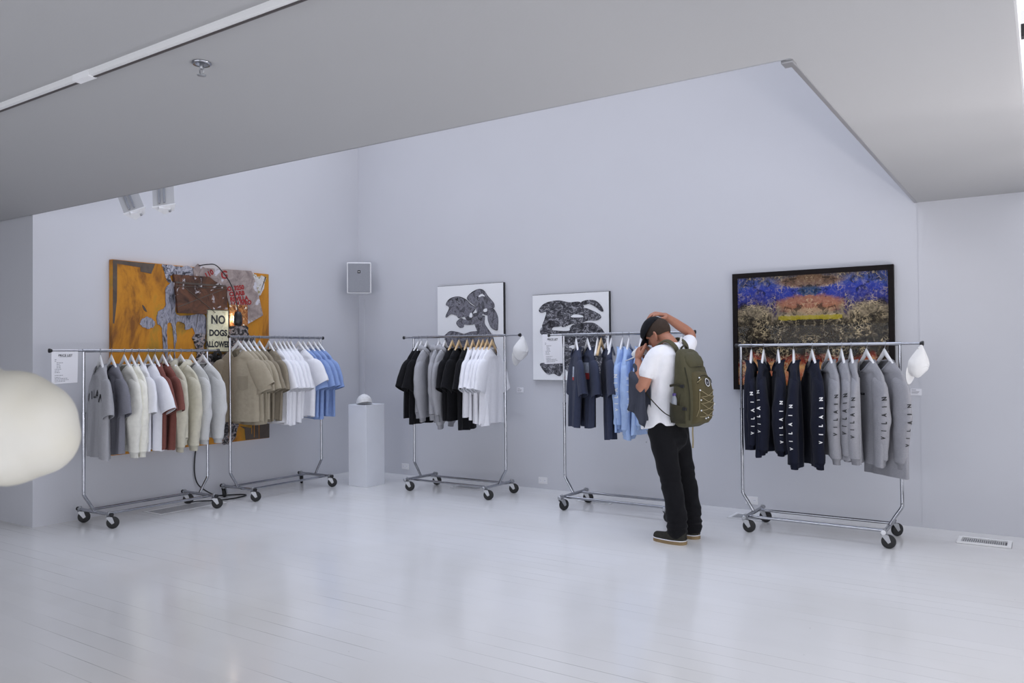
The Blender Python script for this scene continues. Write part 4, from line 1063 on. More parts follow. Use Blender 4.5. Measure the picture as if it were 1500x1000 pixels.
M['lamp_shaded'] = mat('shaded_white_enamel', (0.5, 0.5, 0.5, 1), 0.35)  # white enamel greyed down, shade on the housing sides put into the colour
def track_light(loc, axis, label):
    t = thing('flood_light', label, 'spotlight', loc, 0, 'flood lights under the light well edge')
    z = Vector(axis).normalized(); x = Vector((0.832, 0.555, 0)); x = (x - z * x.dot(z)).normalized(); y = z.cross(x)
    Mx = Matrix((x, y, z)).transposed().to_4x4()
    # triangular trough, open towards the wall
    b = MB(); tri = [(-0.085, -0.03), (0.09, -0.02), (0.055, 0.05), (-0.03, 0.075)]
    b.poly([(p[0], p[1], 0.012) for p in tri], None, (0, 0, 0.42)); b.build('housing', M['lamp_shaded'], t, bevel=0.004, mtx=Mx)
    b = MB(); b.poly([(p[0] * 1.06, p[1] * 1.06, 0.0) for p in tri], None, (0, 0, 0.012)); e = b.build('end_plate', M['whitep'], t, mtx=Mx)
    b = MB(); b.box((0.0, 0.0, -0.01), (0.09, 0.03, 0.02), 0.5); b.build('tilt_bracket', M['whitep'], e, mtx=Mx)
    b = MB(); b.lathe([(0.01, -0.03), (0.01, 0.0)], c=(0.035, 0.02, 0), seg=10); b.build('knob', M['steel'], e, smooth=True, mtx=Mx)
    b = MB()
    for q in (-0.028, 0.012): b.box((q, -0.034, 0.22), (0.014, 0.012, 0.38))
    b.build('trim_strips', M['grille'], t, mtx=Mx)
    b = MB(); e_ = Mx @ Vector((0, 0, 0.40)); b.tube([tuple(e_), (e_.x, e_.y, 0.62), (e_.x, 3.50 - loc[1], 0.62)], 0.014, 10); b.build('mount_arm', M['whitemetal'], t, smooth=True)
    return t
track_light((-6.485, 3.91, 2.735), (-0.60, 0.083, 0.75), 'white flood light nearer the left wall, under the light well edge')
track_light((-6.06, 3.91, 2.73), (-0.39, 0.22, 0.80), 'white flood light further right under the light well edge')

tr_ = thing('lighting_track', 'white lighting track running across the ceiling', 'lighting track', (0, 1.885, ZC))
b = MB(); b.box((-3.4, 0, -0.0125), (9.0, 0.034, 0.025)); b.build('rail', M['whitemetal'], tr_)
b = MB(); b.box((-3.4, 0.009, -0.0265), (9.0, 0.012, 0.003)); b.build('slot', mat('dark_bronze_slot', (0.05, 0.04, 0.04, 1), 0.5), tr_)
b = MB(); b.box((-3.52, 0, -0.014), (0.13, 0.038, 0.031)); b.build('connector', M['whitep'], tr_)
sk = thing('sprinkler', 'chrome fire sprinkler head on the ceiling', 'sprinkler', (-2.985, 2.10, ZC))
b = MB(); b.lathe([(0.040, 0.0), (0.041, -0.004), (0.036, -0.010), (0.022, -0.006), (0.018, -0.002)], seg=24); b.build('escutcheon', M['chrome'], sk, smooth=True)
b = MB(); b.lathe([(0.009, 0.0), (0.009, -0.02), (0.006, -0.03)], seg=12); bo = b.build('body', M['steel'], sk, smooth=True)
b = MB()
for s in (-1, 1): b.tube(smooth_path([(s * 0.008, 0, -0.018), (s * 0.014, 0, -0.03), (s * 0.010, 0, -0.045), (0, 0, -0.052)], 4), 0.0025, 6)
b.build('frame_arms', M['steel'], bo, smooth=True)
b = MB(); b.lathe([(0.004, -0.050), (0.019, -0.054), (0.019, -0.056), (0.004, -0.057)], seg=16); b.build('deflector', M['steel'], sk, smooth=True)

M['ventframe'] = mat('white_vent_enamel', (0.92, 0.92, 0.92, 1), 0.4)
M['vent'] = mat('grey_vent_enamel', (0.55, 0.55, 0.56, 1), 0.5)
M['ventgap'] = mat('dark_floor_gap', (0.16, 0.16, 0.17, 1), 0.7)
def vent(x0, x1, y0, y1, label, raised):
    t = thing('floor_vent', label, 'floor vent', ((x0 + x1) / 2, (y0 + y1) / 2, 0.0), 0, 'white floor vents along the walls')
    w_, d_ = x1 - x0, y1 - y0; h = 0.014 if raised else 0.003; f = 0.028
    b = MB()
    for (c_, s_) in (((0, d_ / 2 - f / 2, h / 2), (w_, f, h)), ((0, -d_ / 2 + f / 2, h / 2), (w_, f, h)), ((-w_ / 2 + f / 2, 0, h / 2), (f, d_ - 2 * f, h)), ((w_ / 2 - f / 2, 0, h / 2), (f, d_ - 2 * f, h))):
        b.box(c_, s_)
    b.build('frame', M['ventframe'], t)
    b = MB(); n = int((w_ - 2 * f) / 0.014) if w_ > d_ else int((d_ - 2 * f) / 0.014)
    for i in range(n):
        if w_ > d_: b.box((-w_ / 2 + f + 0.014 * (i + 0.5), 0, h * 0.4), (0.008, d_ - 2 * f, h * 0.6))
        else: b.box((0, -d_ / 2 + f + 0.014 * (i + 0.5), h * 0.4), (w_ - 2 * f, 0.008, h * 0.6))
    b.build('grille', M['vent'], t)
    b = MB(); b.box((0, 0, 0.0006), (w_ + 0.006, d_ + 0.006, 0.001)); b.build('duct_plate', M['ventgap'], t)
vent(-0.60, -0.238, 7.10, 7.33, 'white floor vent at the far right along the back wall', True)
vent(-7.28, -6.99, 4.46, 5.20, 'floor vent under the leftmost rack', False)
vent(-3.98, -3.61, 7.11, 7.29, 'floor vent behind the rack with the person', False)
vent(-2.42, -2.10, 7.11, 7.36, 'floor vent at the left wheels of the rightmost rack', False)
vent(-5.60, -5.22, 7.11, 7.29, 'floor vent under the rack right of the pedestal', False)

def outlet(x, z, label):
    t = thing('wall_outlet', label, 'power outlet', (x, YR, z), 0, 'white wall outlets near the floor')
    b = MB(); b.box((0, -0.004, 0), (0.115, 0.008, 0.072)); b.build('cover_plate', M['whitep'], t, bevel=0.002)
    for s in (-1, 1):
        b = MB(); b.lathe([(0.016, -0.0105), (0.016, -0.004)], c=(s * 0.028, 0, 0), seg=14, axis='y'); so = b.build('socket', M['paper'], t)
        b = MB(); b.box((s * 0.028 - 0.006, -0.0108, 0.003), (0.002, 0.001, 0.007)); b.box((s * 0.028 + 0.006, -0.0108, 0.003), (0.002, 0.001, 0.007)); b.build('slots', M['ink'], so)
outlet(-6.66, 0.105, 'wall outlet beside the pedestal, behind the third rack')
outlet(-4.65, 0.092, 'wall outlet below the dense black canvas')
outlet(-2.335, 0.092, 'wall outlet behind the left end of the rightmost rack')

def placard(x, z, label):
    t = thing('wall_label', label, 'wall label', (x, YR, z), 0, 'small white artwork labels')
    b = MB(); b.box((0, -0.002, 0), (0.085, 0.004, 0.055)); b.build('card', M['paper'], t)
    b = MB()
    for i, (l, zz) in enumerate(((0.035, 0.017), (0.06, 0.004), (0.055, -0.004), (0.048, -0.012))):
        b.box((-0.035 + l / 2, -0.0043, zz), (l, 0.0006, 0.0026 if i else 0.004))
    b.build('print_lines', M['inkgrey'], t)
placard(-4.944, 1.087, 'small artwork label under the cap left of the dense black canvas')
placard(-0.922, 1.144, 'small artwork label right of the framed print, under the hanging cap')

# price lists
def price_list(loc, rz, label, w_=0.225, h_=0.275, lean=0.02):
    t = thing('price_list', label, 'price list', loc, rz, 'price lists hung on the rack ends')
    def S(u, v, o=0.0):
        return (u * w_ + 0.018 * v * v * 0.6, -0.006 + 0.012 * math.sin(2.2 * u + 1.0) * v + lean * v * v - o, -0.008 - v * h_ + 0.008 * u * v)
    b = MB(); b.grid([[S(-0.5 + i / 10, j / 10) for i in range(11)] for j in range(11)]); b.build('sheet', M['paper'], t, smooth=True)
    # fold over the tube
    b = MB(); b.grid([[S(-0.5 + i / 10, 0)[:1] + (0.011 * math.cos(a) * -1 if k else S(-0.5 + i / 10, 0)[1], 0.011 * math.sin(a) if k else -0.008) for i in range(11)] for k, a in enumerate((0, 0.6, 1.2, 1.9, 2.6))]); b.build('tape_fold', M['paper'], t, smooth=True)
    vs, fs = text_mesh('PRICE LIST', 0.026, fine=0.02, bold=0.0006)
    b = MB(); b.add([S(0.02 + x / w_, 0.15 - y / h_, 0.0012) for x, y in vs], fs); b.build('lettering', M['ink'], t)
    b = MB()
    def line(u0, u1, v, th=0.0042):
        b.grid([[S(u0 + (u1 - u0) * i / 4, v + k * th / h_, 0.001) for i in range(5)] for k in (0, 1)])
    line(-0.20, 0.24, 0.165, 0.0022)
    r_ = random.Random(5)
    for v, u0, l in ((0.24, -0.38, 0.08), (0.29, -0.38, 0.05), (0.34, -0.31, 0.24), (0.39, -0.31, 0.16), (0.44, -0.31, 0.18), (0.49, -0.31, 0.15), (0.54, -0.38, 0.28), (0.59, -0.38, 0.20), (0.64, -0.38, 0.19), (0.73, -0.38, 0.34), (0.79, -0.38, 0.22), (0.835, -0.38, 0.52), (0.88, -0.38, 0.56), (0.925, -0.38, 0.40)):
        u = u0
        while u < u0 + l - 0.02:
            q = min(r_.uniform(0.03, 0.08), u0 + l - u); line(u, u + q, v); u += q + 0.018
    b.build('print_lines', M['inkgrey'], t)
price_list((-7.055, 3.605, ZB1), D(90 - 0), 'price list hanging from the left end of the leftmost rack')
price_list((-4.085, 6.85, ZB4), D(0), 'price list hanging in front of the dense black canvas')

# ---- pedestal, caps
pd = thing('pedestal', 'white display pedestal in the room corner with a white cap on it', 'pedestal', (-6.54, 6.76, 0))
b = MB(); b.box((0, 0, 0.465), (0.28, 0.30, 0.93)); b.build('pedestal_box', M['pedestal'], pd, bevel=0.003)

def cap_parts(root, m, brim_m, R=0.095, text=None, hung=False):
    """local: +x brim direction, +z crown"""
    def P(th, ph):
        c = math.cos(ph); r_ = R * (1.12 if math.cos(th) > 0 else 1.08)
        x = R * 1.14 * math.cos(th) * c; y = R * 0.92 * math.sin(th) * c
        z = R * 1.12 * math.sin(ph) ** 0.9 + (0.028 * max(0, math.cos(th)) ** 1.5) * math.cos(ph) ** 4
        f = max(0, math.cos(th)) ** 2
        x += 0.012 * f * math.sin(2 * ph)          # structured front panel
        k = 1 + 0.006 * math.cos(6 * th)
        if hung and x < 0:
            q = 1 - 0.62 * (-x / (R * 1.15)) ** 1.1; y *= q; z *= q; x *= 1.12
        if hung: z *= 1 + 0.03 * math.sin(5 * th + 3 * ph)
        return (x * k, y * k, z)
    n = 36
    b = MB(); b.grid([[P(2 * PI * i / n, PI / 2 * j / 14) for i in range(n)] for j in range(15)], wrap=True)
    cr = b.build('crown', m, root, smooth=True)
    b = MB(); b.lathe([(0.008, R * 1.115), (0.007, R * 1.15), (0.002, R * 1.165)], seg=12); b.build('button', m, cr, smooth=True)
    b = MB(); rows = []
    for j in range(9):
        f = j / 8
        row = []
        for i in range(21):
            a = -1.15 + 2.3 * i / 20
            p0 = P(a, 0); ext = 0.075 * (math.cos(a * 1.25) ** 0.7 if math.cos(a * 1.25) > 0 else 0)
            x = p0[0] + ext * f; y = p0[1] * (1 + 0.04 * f)
            z = 0.030 - (3.1 if f > 0 else 3.1) * y * y + 0.004 * f
            row.append((x, y, z))
        rows.append(row)
    b.grid(rows); bo_ = b.build('brim', brim_m, root, smooth=True)
    so = bo_.modifiers.new('thickness', 'SOLIDIFY'); so.thickness = 0.003
    b = MB(); b.tube([(P(a, 0.0)[0] - 0.001, P(a, 0.0)[1], 0.004 + 0.012 * math.cos(a * 0.5) * 0) for a in [PI - 0.7 + 1.4 * i / 10 for i in range(11)]], 0, 8, flat=[(0.008, 0.002)] * 11, up=(0, 0, 1))
    b.build('back_strap', m, root, smooth=True)
    if text:
        b = MB(); n_ = len(text)
        for i, ch in enumerate(text):
            vs, fs = text_mesh(ch, 0.016, fine=0.012)
            a0 = (i - (n_ - 1) / 2) * 0.14
            b.add([tuple(Vector(P(a0 + x / 0.1, 0.55 + y / 0.11)) * 1.02) for x, y in vs], fs)
        b.build('lettering', M['ink'], cr)
M['capwhite'] = cloth('white_cap_cotton', 226, 226, 226, k=0.02)
M['capblack'] = cloth('black_cap_cotton', 22, 23, 28, k=0.05)
cp = thing('baseball_cap', 'white baseball cap with small lettering on top of the pedestal', 'cap', (-6.545, 6.73, 0.936), D(-38))
cp.rotation_euler = (0, 0, D(-38)); cap_parts(cp, M['capwhite'], M['capwhite'], 0.098, V)
def hang_cap(loc, rz, label, tilt=0.0):
    t = thing('baseball_cap', label, 'cap', loc, 0, 'white caps hung on rack ends')
    # back of the cap up, brim down
    Rm = Matrix.Rotation(rz, 4, 'Z') @ Matrix.Rotation(D(90 + tilt), 4, 'Y')
    t.matrix_world = Matrix.Translation(loc) @ Rm
    cap_parts(t, M['capwhite'], M['capwhite'], 0.10, hung=True)
    return t
hang_cap((-4.515, 6.90, ZB3 - 0.130), D(-8), 'white baseball cap hanging from the rack end left of the dense black canvas', 24)
hang_cap((-0.84, 6.84, ZB5 - 0.130), D(-20), 'white baseball cap hanging from the right end of the rightmost rack', 24)

# ---- black cord
b = MB(); cpth = smooth_path([(-7.425, 5.16, 0.60), (-7.43, 5.135, 0.45), (-7.43, 5.13, 0.28), (-7.42, 5.16, 0.16), (-7.40, 5.24, 0.08), (-7.36, 5.34, 0.02), (-7.33, 5.45, 0.008), (-7.22, 5.56, 0.008), (-7.14, 5.55, 0.008), (-7.10, 5.40, 0.008), (-7.14, 5.22, 0.008), (-7.26, 5.08, 0.008), (-7.30, 4.98, 0.008)], 6)
b.tube(cpth, 0.007, 8)
tag(b.build('power_cord', M['rubber'], None, smooth=True), 'black power cord trailing from the orange painting along the floor', 'power cord')

# ---- pale sculpture in the foreground
sc_ = thing('sculpture', 'pale lumpy plaster sculpture close to the camera at the left edge', 'sculpture', (-1.50, 0.50, 0))
bm = bmesh.new()
Ccam = Vector((0, 0, 1.5))
def lump(c, r, s=(1, 1, 1)):
    mtx_ = Matrix.Translation(c) @ Matrix.Diagonal((r * s[0], r * s[1], r * s[2], 1))
    bmesh.ops.create_icosphere(bm, subdivisions=4, radius=1.0, matrix=mtx_)
o0 = Vector((-1.50, 0.50, 0))
lump(Vector((-1.405, 0.662, 1.392)) - o0, 0.072)
lump(Vector((-1.396, 0.668, 1.368)) - o0, 0.066)
lump(Vector((-1.428, 0.646, 1.402)) - o0, 0.078)
lump(Vector((-1.432, 0.640, 1.352)) - o0, 0.072, (1.1, 1.0, 0.9))
lump(Vector((-1.470, 0.612, 1.336)) - o0, 0.060, (1.3, 1.2, 0.62))
lump(Vector((-1.492, 0.602, 1.448)) - o0, 0.060)
lump(Vector((-1.530, 0.575, 1.40)) - o0, 0.105)
lump(Vector((-1.575, 0.54, 1.47)) - o0, 0.075)
lump(Vector((-1.60, 0.50, 1.20)) - o0, 0.075, (1, 1, 1.9))
lump(Vector((-1.68, 0.42, 1.00)) - o0, 0.11, (1, 1, 0.7))
me = bpy.data.meshes.new('sculpture_raw'); bm.to_mesh(me); bm.free()
so = bpy.data.objects.new('sculpture_raw', me); COL.objects.link(so)
rm = so.modifiers.new('r', 'REMESH'); rm.mode = 'VOXEL'; rm.voxel_size = 0.008
sm = so.modifiers.new('s', 'SMOOTH'); sm.iterations = 8; sm.factor = 0.6
dg = bpy.context.evaluated_depsgraph_get(); me2 = bpy.data.meshes.new_from_object(so.evaluated_get(dg))
bpy.data.objects.remove(so)
M['plaster'] = mat('pale_plaster', srgb(200, 199, 193), 0.55, noise=(6, 0.05, srgb(195, 191, 176)), bump=(9, 0.25))
me2.materials.clear(); me2.materials.append(M['plaster']); me2.polygons.foreach_set('use_smooth', [True] * len(me2.polygons))
o = bpy.data.objects.new('plaster_form', me2); link(o, sc_)
b = MB(); b.box((-0.20, -0.10, 0.46), (0.30, 0.30, 0.92)); b.build('plinth', M['pedestal'], sc_, bevel=0.004)
# ------------------------------------------------------------------ the person
def ev_mesh(o):
    dg = bpy.context.evaluated_depsgraph_get()
    me = bpy.data.meshes.new_from_object(o.evaluated_get(dg)); bpy.data.objects.remove(o); return me

def fuse(name, mb, m, parent, voxel, smooth_it=6, fac=0.5):
    me = bpy.data.meshes.new(name); me.from_pydata(mb.v, [], mb.f)
    bm = bmesh.new(); bm.from_mesh(me); bmesh.ops.recalc_face_normals(bm, faces=bm.faces[:]); bm.to_mesh(me); bm.free()
    o = bpy.data.objects.new(name, me); COL.objects.link(o)
    r = o.modifiers.new('r', 'REMESH'); r.mode = 'VOXEL'; r.voxel_size = voxel
    if smooth_it:
        s = o.modifiers.new('s', 'SMOOTH'); s.iterations = smooth_it; s.factor = fac
    me2 = ev_mesh(o); me2.materials.clear(); me2.materials.append(m)
    me2.polygons.foreach_set('use_smooth', [True] * len(me2.polygons))
    o2 = bpy.data.objects.new(name, me2); link(o2, parent); return o2

def limb(mb, pts, rad, seg=16, n=4):
    """smooth tapered limb with rounded ends"""
    P_ = smooth_path([tuple(p) + (r,) for p, r in zip(pts, rad)], n)
    path = [p[:3] for p in P_]; rr = [p[3] for p in P_]
    d0 = (Vector(path[0]) - Vector(path[1])).normalized(); d1 = (Vector(path[-1]) - Vector(path[-2])).normalized()
    A_ = [tuple(Vector(path[0]) + d0 * rr[0] * k) for k in (0.9, 0.6)]; B_ = [tuple(Vector(path[-1]) + d1 * rr[-1] * k) for k in (0.6, 0.9)]
    mb.tube(A_ + path + B_, [rr[0] * 0.4, rr[0] * 0.8] + rr + [rr[-1] * 0.8, rr[-1] * 0.4], seg)

def rings(mb, rows, seg=40, expo=1.0, caps=True):
    """stack of horizontal superellipse rings: (z, centre f, half f, centre l, half l)"""
    R_ = []
    for (z, cf, hf, cl, hl) in rows:
        ring = []
        for k in range(seg):
            a = 2 * PI * k / seg; c, s = math.cos(a), math.sin(a)
            ring.append((cf + hf * abs(c) ** expo * (1 if c >= 0 else -1), cl + hl * abs(s) ** expo * (1 if s >= 0 else -1), z))
        R_.append(ring)
    base = len(mb.v); mb.grid(R_, wrap=True)
    if caps:
        for q, r_ in ((0, R_[0]), (len(rows) - 1, R_[-1])):
            ctr = tuple(sum(p[i] for p in r_) / seg for i in range(3)); mb.v.append(ctr); c_ = len(mb.v) - 1
            for k in range(seg): mb.f.append((base + q * seg + k, base + q * seg + (k + 1) % seg, c_))

def hand(mb, wrist, d, nrm, right, curl, tip_curl=None, thumb_out=0.6, s=1.0, spread=0.06):
    d = Vector(d).normalized(); n = Vector(nrm); n = (n - d * n.dot(d)).normalized()
    th = d.cross(n) if right else n.cross(d)       # thumb side
    w = Vector(wrist)
    # palm
    pal = []; fl = []
    for k, (t, a, b_) in enumerate(((-0.02, 0.026, 0.021), (0.0, 0.027, 0.020), (0.025, 0.036, 0.019), (0.055, 0.042, 0.017), (0.085, 0.042, 0.014), (0.093, 0.036, 0.010))):
        pal.append(tuple(w + d * t * s)); fl.append((a * s, b_ * s))
    mb.tube(pal, 0, 16, flat=fl, up=tuple(th))
    for i in range(4):
        o_ = 0.031 - 0.0205 * i
        base = w + d * (0.080 - 0.004 * abs(i - 1)) * s + th * o_ * s
        L_ = (0.043, 0.048, 0.045, 0.035)[i] * s; c = curl[i]; dd = (d + th * spread * (1.5 - i)).normalized()
        pts = [base]; ang = 0
        for q, ln in enumerate((L_, L_ * 0.66, L_ * 0.55)):
            ang += c * (0.8, 1.0, 0.7)[q]
            pts.append(pts[-1] + (dd * math.cos(ang) + n * math.sin(ang)) * ln)
        limb(mb, pts, [0.0098 * s, 0.0092 * s, 0.0085 * s, 0.0072 * s], 10, 3)
    b0 = w + d * 0.018 * s + th * 0.026 * s
    t1 = b0 + (d * 0.55 + th * thumb_out + n * 0.25).normalized() * 0.042 * s
    t2 = t1 + (d * 0.85 + th * thumb_out * 0.35 + n * 0.3).normalized() * 0.032 * s
    t3 = t2 + (d * 0.9 + n * 0.35).normalized() * 0.026 * s
    limb(mb, [b0, t1, t2, t3], [0.016 * s, 0.0125 * s, 0.0108 * s, 0.009 * s], 10, 3)

FX, FY = -2.556, 6.101
per = thing('person', 'person in white t-shirt, black trousers and backpack, putting on a black cap', 'person', (FX, FY, 0), math.atan2(0.196, -0.98))
M['skin'] = mat('skin', srgb(176, 122, 98), 0.5, spec=0.35, noise=(14, 0.06), bump=(160, 0.05))
M['eye'] = mat('dark_eye', (0.03, 0.02, 0.015, 1), 0.2)
M['hair'] = mat('short_brown_hair', srgb(66, 54, 46), 0.8, spec=0.2, noise=(240, 0.35), bump=(260, 0.6))
M['tee'] = cloth('white_tee_cotton', 240, 240, 243, k=0.03)
M['jean'] = cloth('black_denim', 22, 22, 25, k=0.06)
SH = dict(lhip=(0, .095, .93), rhip=(0, -.095, .93), lknee=(-.09, .11, .50), rknee=(-.075, -.12, .50), lank=(-.157, .12, .095), rank=(-.137, -.12, .095),
          lsh=(-.01, .185, 1.485), lel=(.068, .255, 1.218), lwr=(.196, .125, 1.428), rsh=(-.07, -.175, 1.515), rel=(.040, -.405, 1.655), rwr=(.130, -.165, 1.805))
# head frame
HP = D(30); HC = Vector((0.088, 0, 1.652))
def hd(x, y, z):
    return Vector((HC.x + x * math.cos(HP) + z * math.sin(HP), y, HC.z - x * math.sin(HP) + z * math.cos(HP)))
bd_ = MB()
rings(bd_, [(0.80, 0.0, 0.09, 0, 0.13), (0.90, 0.0, 0.095, 0, 0.13), (1.02, 0.005, 0.10, 0, 0.135), (1.15, -.005, 0.105, 0, 0.145), (1.30, -.03, 0.115, 0, 0.17), (1.42, -.045, 0.10, 0, 0.165), (1.48, -.055, 0.08, 0, 0.14), (1.54, -.055, 0.055, 0, 0.075), (1.57, -.05, 0.05, 0, 0.06)], 32)
limb(bd_, [(-0.055, 0, 1.50), (-0.03, 0, 1.565), (0.02, 0, 1.61), (0.06, 0, 1.65)], [0.066, 0.062, 0.060, 0.062], 18)
limb(bd_, [(-.05, .09, 1.525), SH['lsh'], (.03, .225, 1.35), SH['lel'], (.135, .19, 1.325), SH['lwr']], [.04, .048, .050, .046, .046, .031], 16)
limb(bd_, [(-.06, -.09, 1.535), SH['rsh'], (-.01, -.31, 1.58), SH['rel'], (.088, -.295, 1.73), SH['rwr']], [.04, .046, .045, .041, .040, .027], 16)
for s_, q in (('l', 1), ('r', -1)):
    limb(bd_, [SH[s_ + 'hip'], tuple((Vector(SH[s_ + 'hip']) + Vector(SH[s_ + 'knee'])) / 2), SH[s_ + 'knee'], tuple((Vector(SH[s_ + 'knee']) * 0.65 + Vector(SH[s_ + 'ank']) * 0.35) - Vector((0.015, 0, 0))), SH[s_ + 'ank']], [.066, .066, .056, .054, .038], 16)
    a_ = Vector(SH[s_ + 'ank']); limb(bd_, [tuple(a_ + Vector((-0.035, 0, -0.045))), tuple(a_ + Vector((0.06, 0, -0.05))), tuple(a_ + Vector((0.16, 0, -0.062)))], [.030, .032, .024], 12)
# skull, jaw, nose, ears
def ell(mb, c, ax, rot=True, seg=20):
    rows = []
    for j in range(1, 14):
        ph = -PI / 2 + PI * j / 14
        rows.append([tuple(hd(c[0] + ax[0] * math.cos(ph) * math.cos(2 * PI * k / seg), c[1] + ax[1] * math.cos(ph) * math.sin(2 * PI * k / seg), c[2] + ax[2] * math.sin(ph))) for k in range(seg)])
    base = len(mb.v); mb.grid(rows, wrap=True)
    mb.f.append(tuple(base + k for k in range(seg))[::-1]); mb.f.append(tuple(base + 12 * seg + k for k in range(seg)))
ell(bd_, (-0.008, 0, 0.022), (0.106, 0.080, 0.098))
ell(bd_, (0.030, 0, -0.035), (0.066, 0.066, 0.088))
ell(bd_, (0.055, 0, -0.095), (0.036, 0.040, 0.028))
ell(bd_, (0.020, 0, -0.080), (0.060, 0.058, 0.035))
ell(bd_, (0.082, 0, 0.012), (0.022, 0.055, 0.014))
limb(bd_, [hd(0.090, 0, 0.0), hd(0.112, 0, -0.030), hd(0.094, 0, -0.042)], [0.010, 0.012, 0.010], 10)
ell(bd_, (0.088, 0, -0.062), (0.014, 0.024, 0.006)); ell(bd_, (0.086, 0, -0.073), (0.014, 0.021, 0.006))
for s_ in (-1, 1):
    ear = [hd(-0.008, s_ * 0.077, -0.022), hd(-0.028, s_ * 0.095, -0.004), hd(-0.038, s_ * 0.103, -0.030), hd(-0.022, s_ * 0.095, -0.068), hd(-0.004, s_ * 0.080, -0.070), hd(0.002, s_ * 0.077, -0.05)]
    limb(bd_, ear, [0.008, 0.008, 0.0085, 0.008, 0.0075, 0.007], 10)
    ell(bd_, (-0.010, s_ * 0.079, -0.042), (0.014, 0.006, 0.024))
hand(bd_, SH['rwr'], (.035, .16, .030), (0.25, 0.1, -1), True, (0.36, 0.40, 0.46, 0.54), thumb_out=0.7, s=1.12, spread=0.05)
hand(bd_, SH['lwr'], (.035, -.045, .083), (-.45, -.85, .1), False, (1.15, 1.2, 1.25, 1.3), thumb_out=0.55, s=1.26, spread=0.03)
fuse('body', bd_, M['skin'], per, 0.0048, 4, 0.5)
for s_ in (-1, 1):
    b = MB(); c_ = hd(0.084, s_ * 0.031, -0.006); b.lathe([(0.004, -0.011), (0.010, -0.005), (0.0115, 0.0), (0.010, 0.005), (0.004, 0.011)], c=tuple(c_), seg=12)
    e_ = b.build('eye', M['eye'], per, smooth=True)
# hair: close cropped shell over the skull
h = MB(); rows = []
for j in range(15):
    row = []
    for k in range(40):
        a = 2 * PI * k / 40; front = math.cos(a)
        lo = -0.62 + 0.75 * max(0, front) ** 1.2 + 0.34 * max(0, 1 - abs(front - 0.05) * 2.6)
        ph = lo + (PI / 2 - 0.02 - lo) * j / 14
        row.append(tuple(hd(-0.010 + 0.1125 * math.cos(ph) * math.cos(a), 0.0865 * math.cos(ph) * math.sin(a), 0.022 + 0.105 * math.sin(ph))))
    rows.append(row)
h.grid(rows, wrap=True); h.build('hair', M['hair'], per, smooth=True)
# t-shirt
ts = MB()
rings(ts, [(0.90, 0.045, 0.165, 0.0, 0.200), (0.94, 0.040, 0.163, 0, 0.202), (1.02, 0.030, 0.155, 0, 0.195), (1.15, 0.012, 0.140, 0, 0.182), (1.30, -.018, 0.138, 0, 0.190), (1.41, -.04, 0.132, 0, 0.205), (1.48, -.052, 0.112, 0, 0.195), (1.535, -.056, 0.085, 0, 0.135), (1.568, -.050, 0.070, 0, 0.086), (1.578, -.046, 0.064, 0, 0.076)], 48)
limb(ts, [(-.045, .08, 1.50), (-.012, .170, 1.475), (.015, .212, 1.41), (.034, .230, 1.345)], [.070, .070, .066, .070], 20)
limb(ts, [(-.055, -.08, 1.51), (-.065, -.165, 1.515), (-.038, -.25, 1.555), (-.018, -.295, 1.58)], [.072, .070, .066, .068], 20)
# folds
rng_ = random.Random(3)
for i in range(len(ts.v)):
    x, y, z = ts.v[i]
    if z < 1.44 and abs(y) < 0.215:
        a = math.atan2(y, x - 0.01); k = max(0, min(1, (1.44 - z) / 0.5))
        f = 0.009 * k * math.sin(7 * a + 5 * z) + 0.005 * k * math.sin(13 * a - 9 * z + 1) + 0.006 * math.sin(38 * z + 5 * a) * k
        ts.v[i] = (x + f * math.cos(a), y + f * math.sin(a), z - (0.16 * (x - 0.0) if z < 0.91 else 0.08 * x if z < 0.95 else 0))
tee_ = fuse('t_shirt', ts, M['tee'], per, 0.008, 5, 0.5)
b = MB(); b.grid([[(-0.116 - 0.004 * j, -0.03 + 0.03 * i, 1.565 + 0.03 * j - 0.004 * i * j) for i in range(2)] for j in range(3)]); b.build('neck_tag', M['whitep'], tee_)
# trousers with stacked hems
tr = MB()
rings(tr, [(0.70, -.02, 0.07, 0, 0.10), (0.76, -.012, 0.125, 0, 0.165), (0.82, -.002, 0.145, 0, 0.175), (0.88, 0.008, 0.140, 0, 0.172), (0.92, 0.012, 0.128, 0, 0.160), (0.98, 0.012, 0.115, 0, 0.145)], 40)
for s_, q in (('l', 1), ('r', -1)):
    hp, kn, an = [Vector(SH[s_ + k]) for k in ('hip', 'knee', 'ank')]
    pts = []; rad = []
    for k in range(46):
        f = k / 45
        if f < 0.5: c_ = (hp + Vector((0, 0, -0.06))).lerp(kn, f * 2)
        else: c_ = kn.lerp(an + Vector((0.0, 0, 0.0)), f * 2 - 1)
        c_ = c_ + Vector((-0.012 * math.sin(PI * max(0, f * 2 - 1)), 0, 0))
        r_ = 0.112 + (0.084 - 0.112) * min(1, f * 2) if f < 0.5 else 0.084 + (0.074 - 0.084) * (f * 2 - 1)
        if f > 0.80: r_ += 0.009 * math.sin((f - 0.80) * 95) * min(1, (f - 0.8) * 8) + 0.006
        if 0.42 < f < 0.6: r_ += 0.004 * math.sin(f * 90)
        pts.append(tuple(c_)); rad.append(r_)
    limb(tr, pts[::1], rad, 22, 1)
for i in range(len(tr.v)):
    x, y, z = tr.v[i]
    tr.v[i] = (x + 0.004 * math.sin(40 * z + 30 * y), y + 0.003 * math.sin(34 * z + 25 * x), z)
tro = fuse('trousers', tr, M['jean'], per, 0.008, 4, 0.5)
b = MB(); b.lathe([(0.004, -0.003), (0.007, 0.0), (0.004, 0.003)], c=(0.10, 0.152, 0.868), seg=10, axis='y'); b.build('rivet', M['steel'], tro)
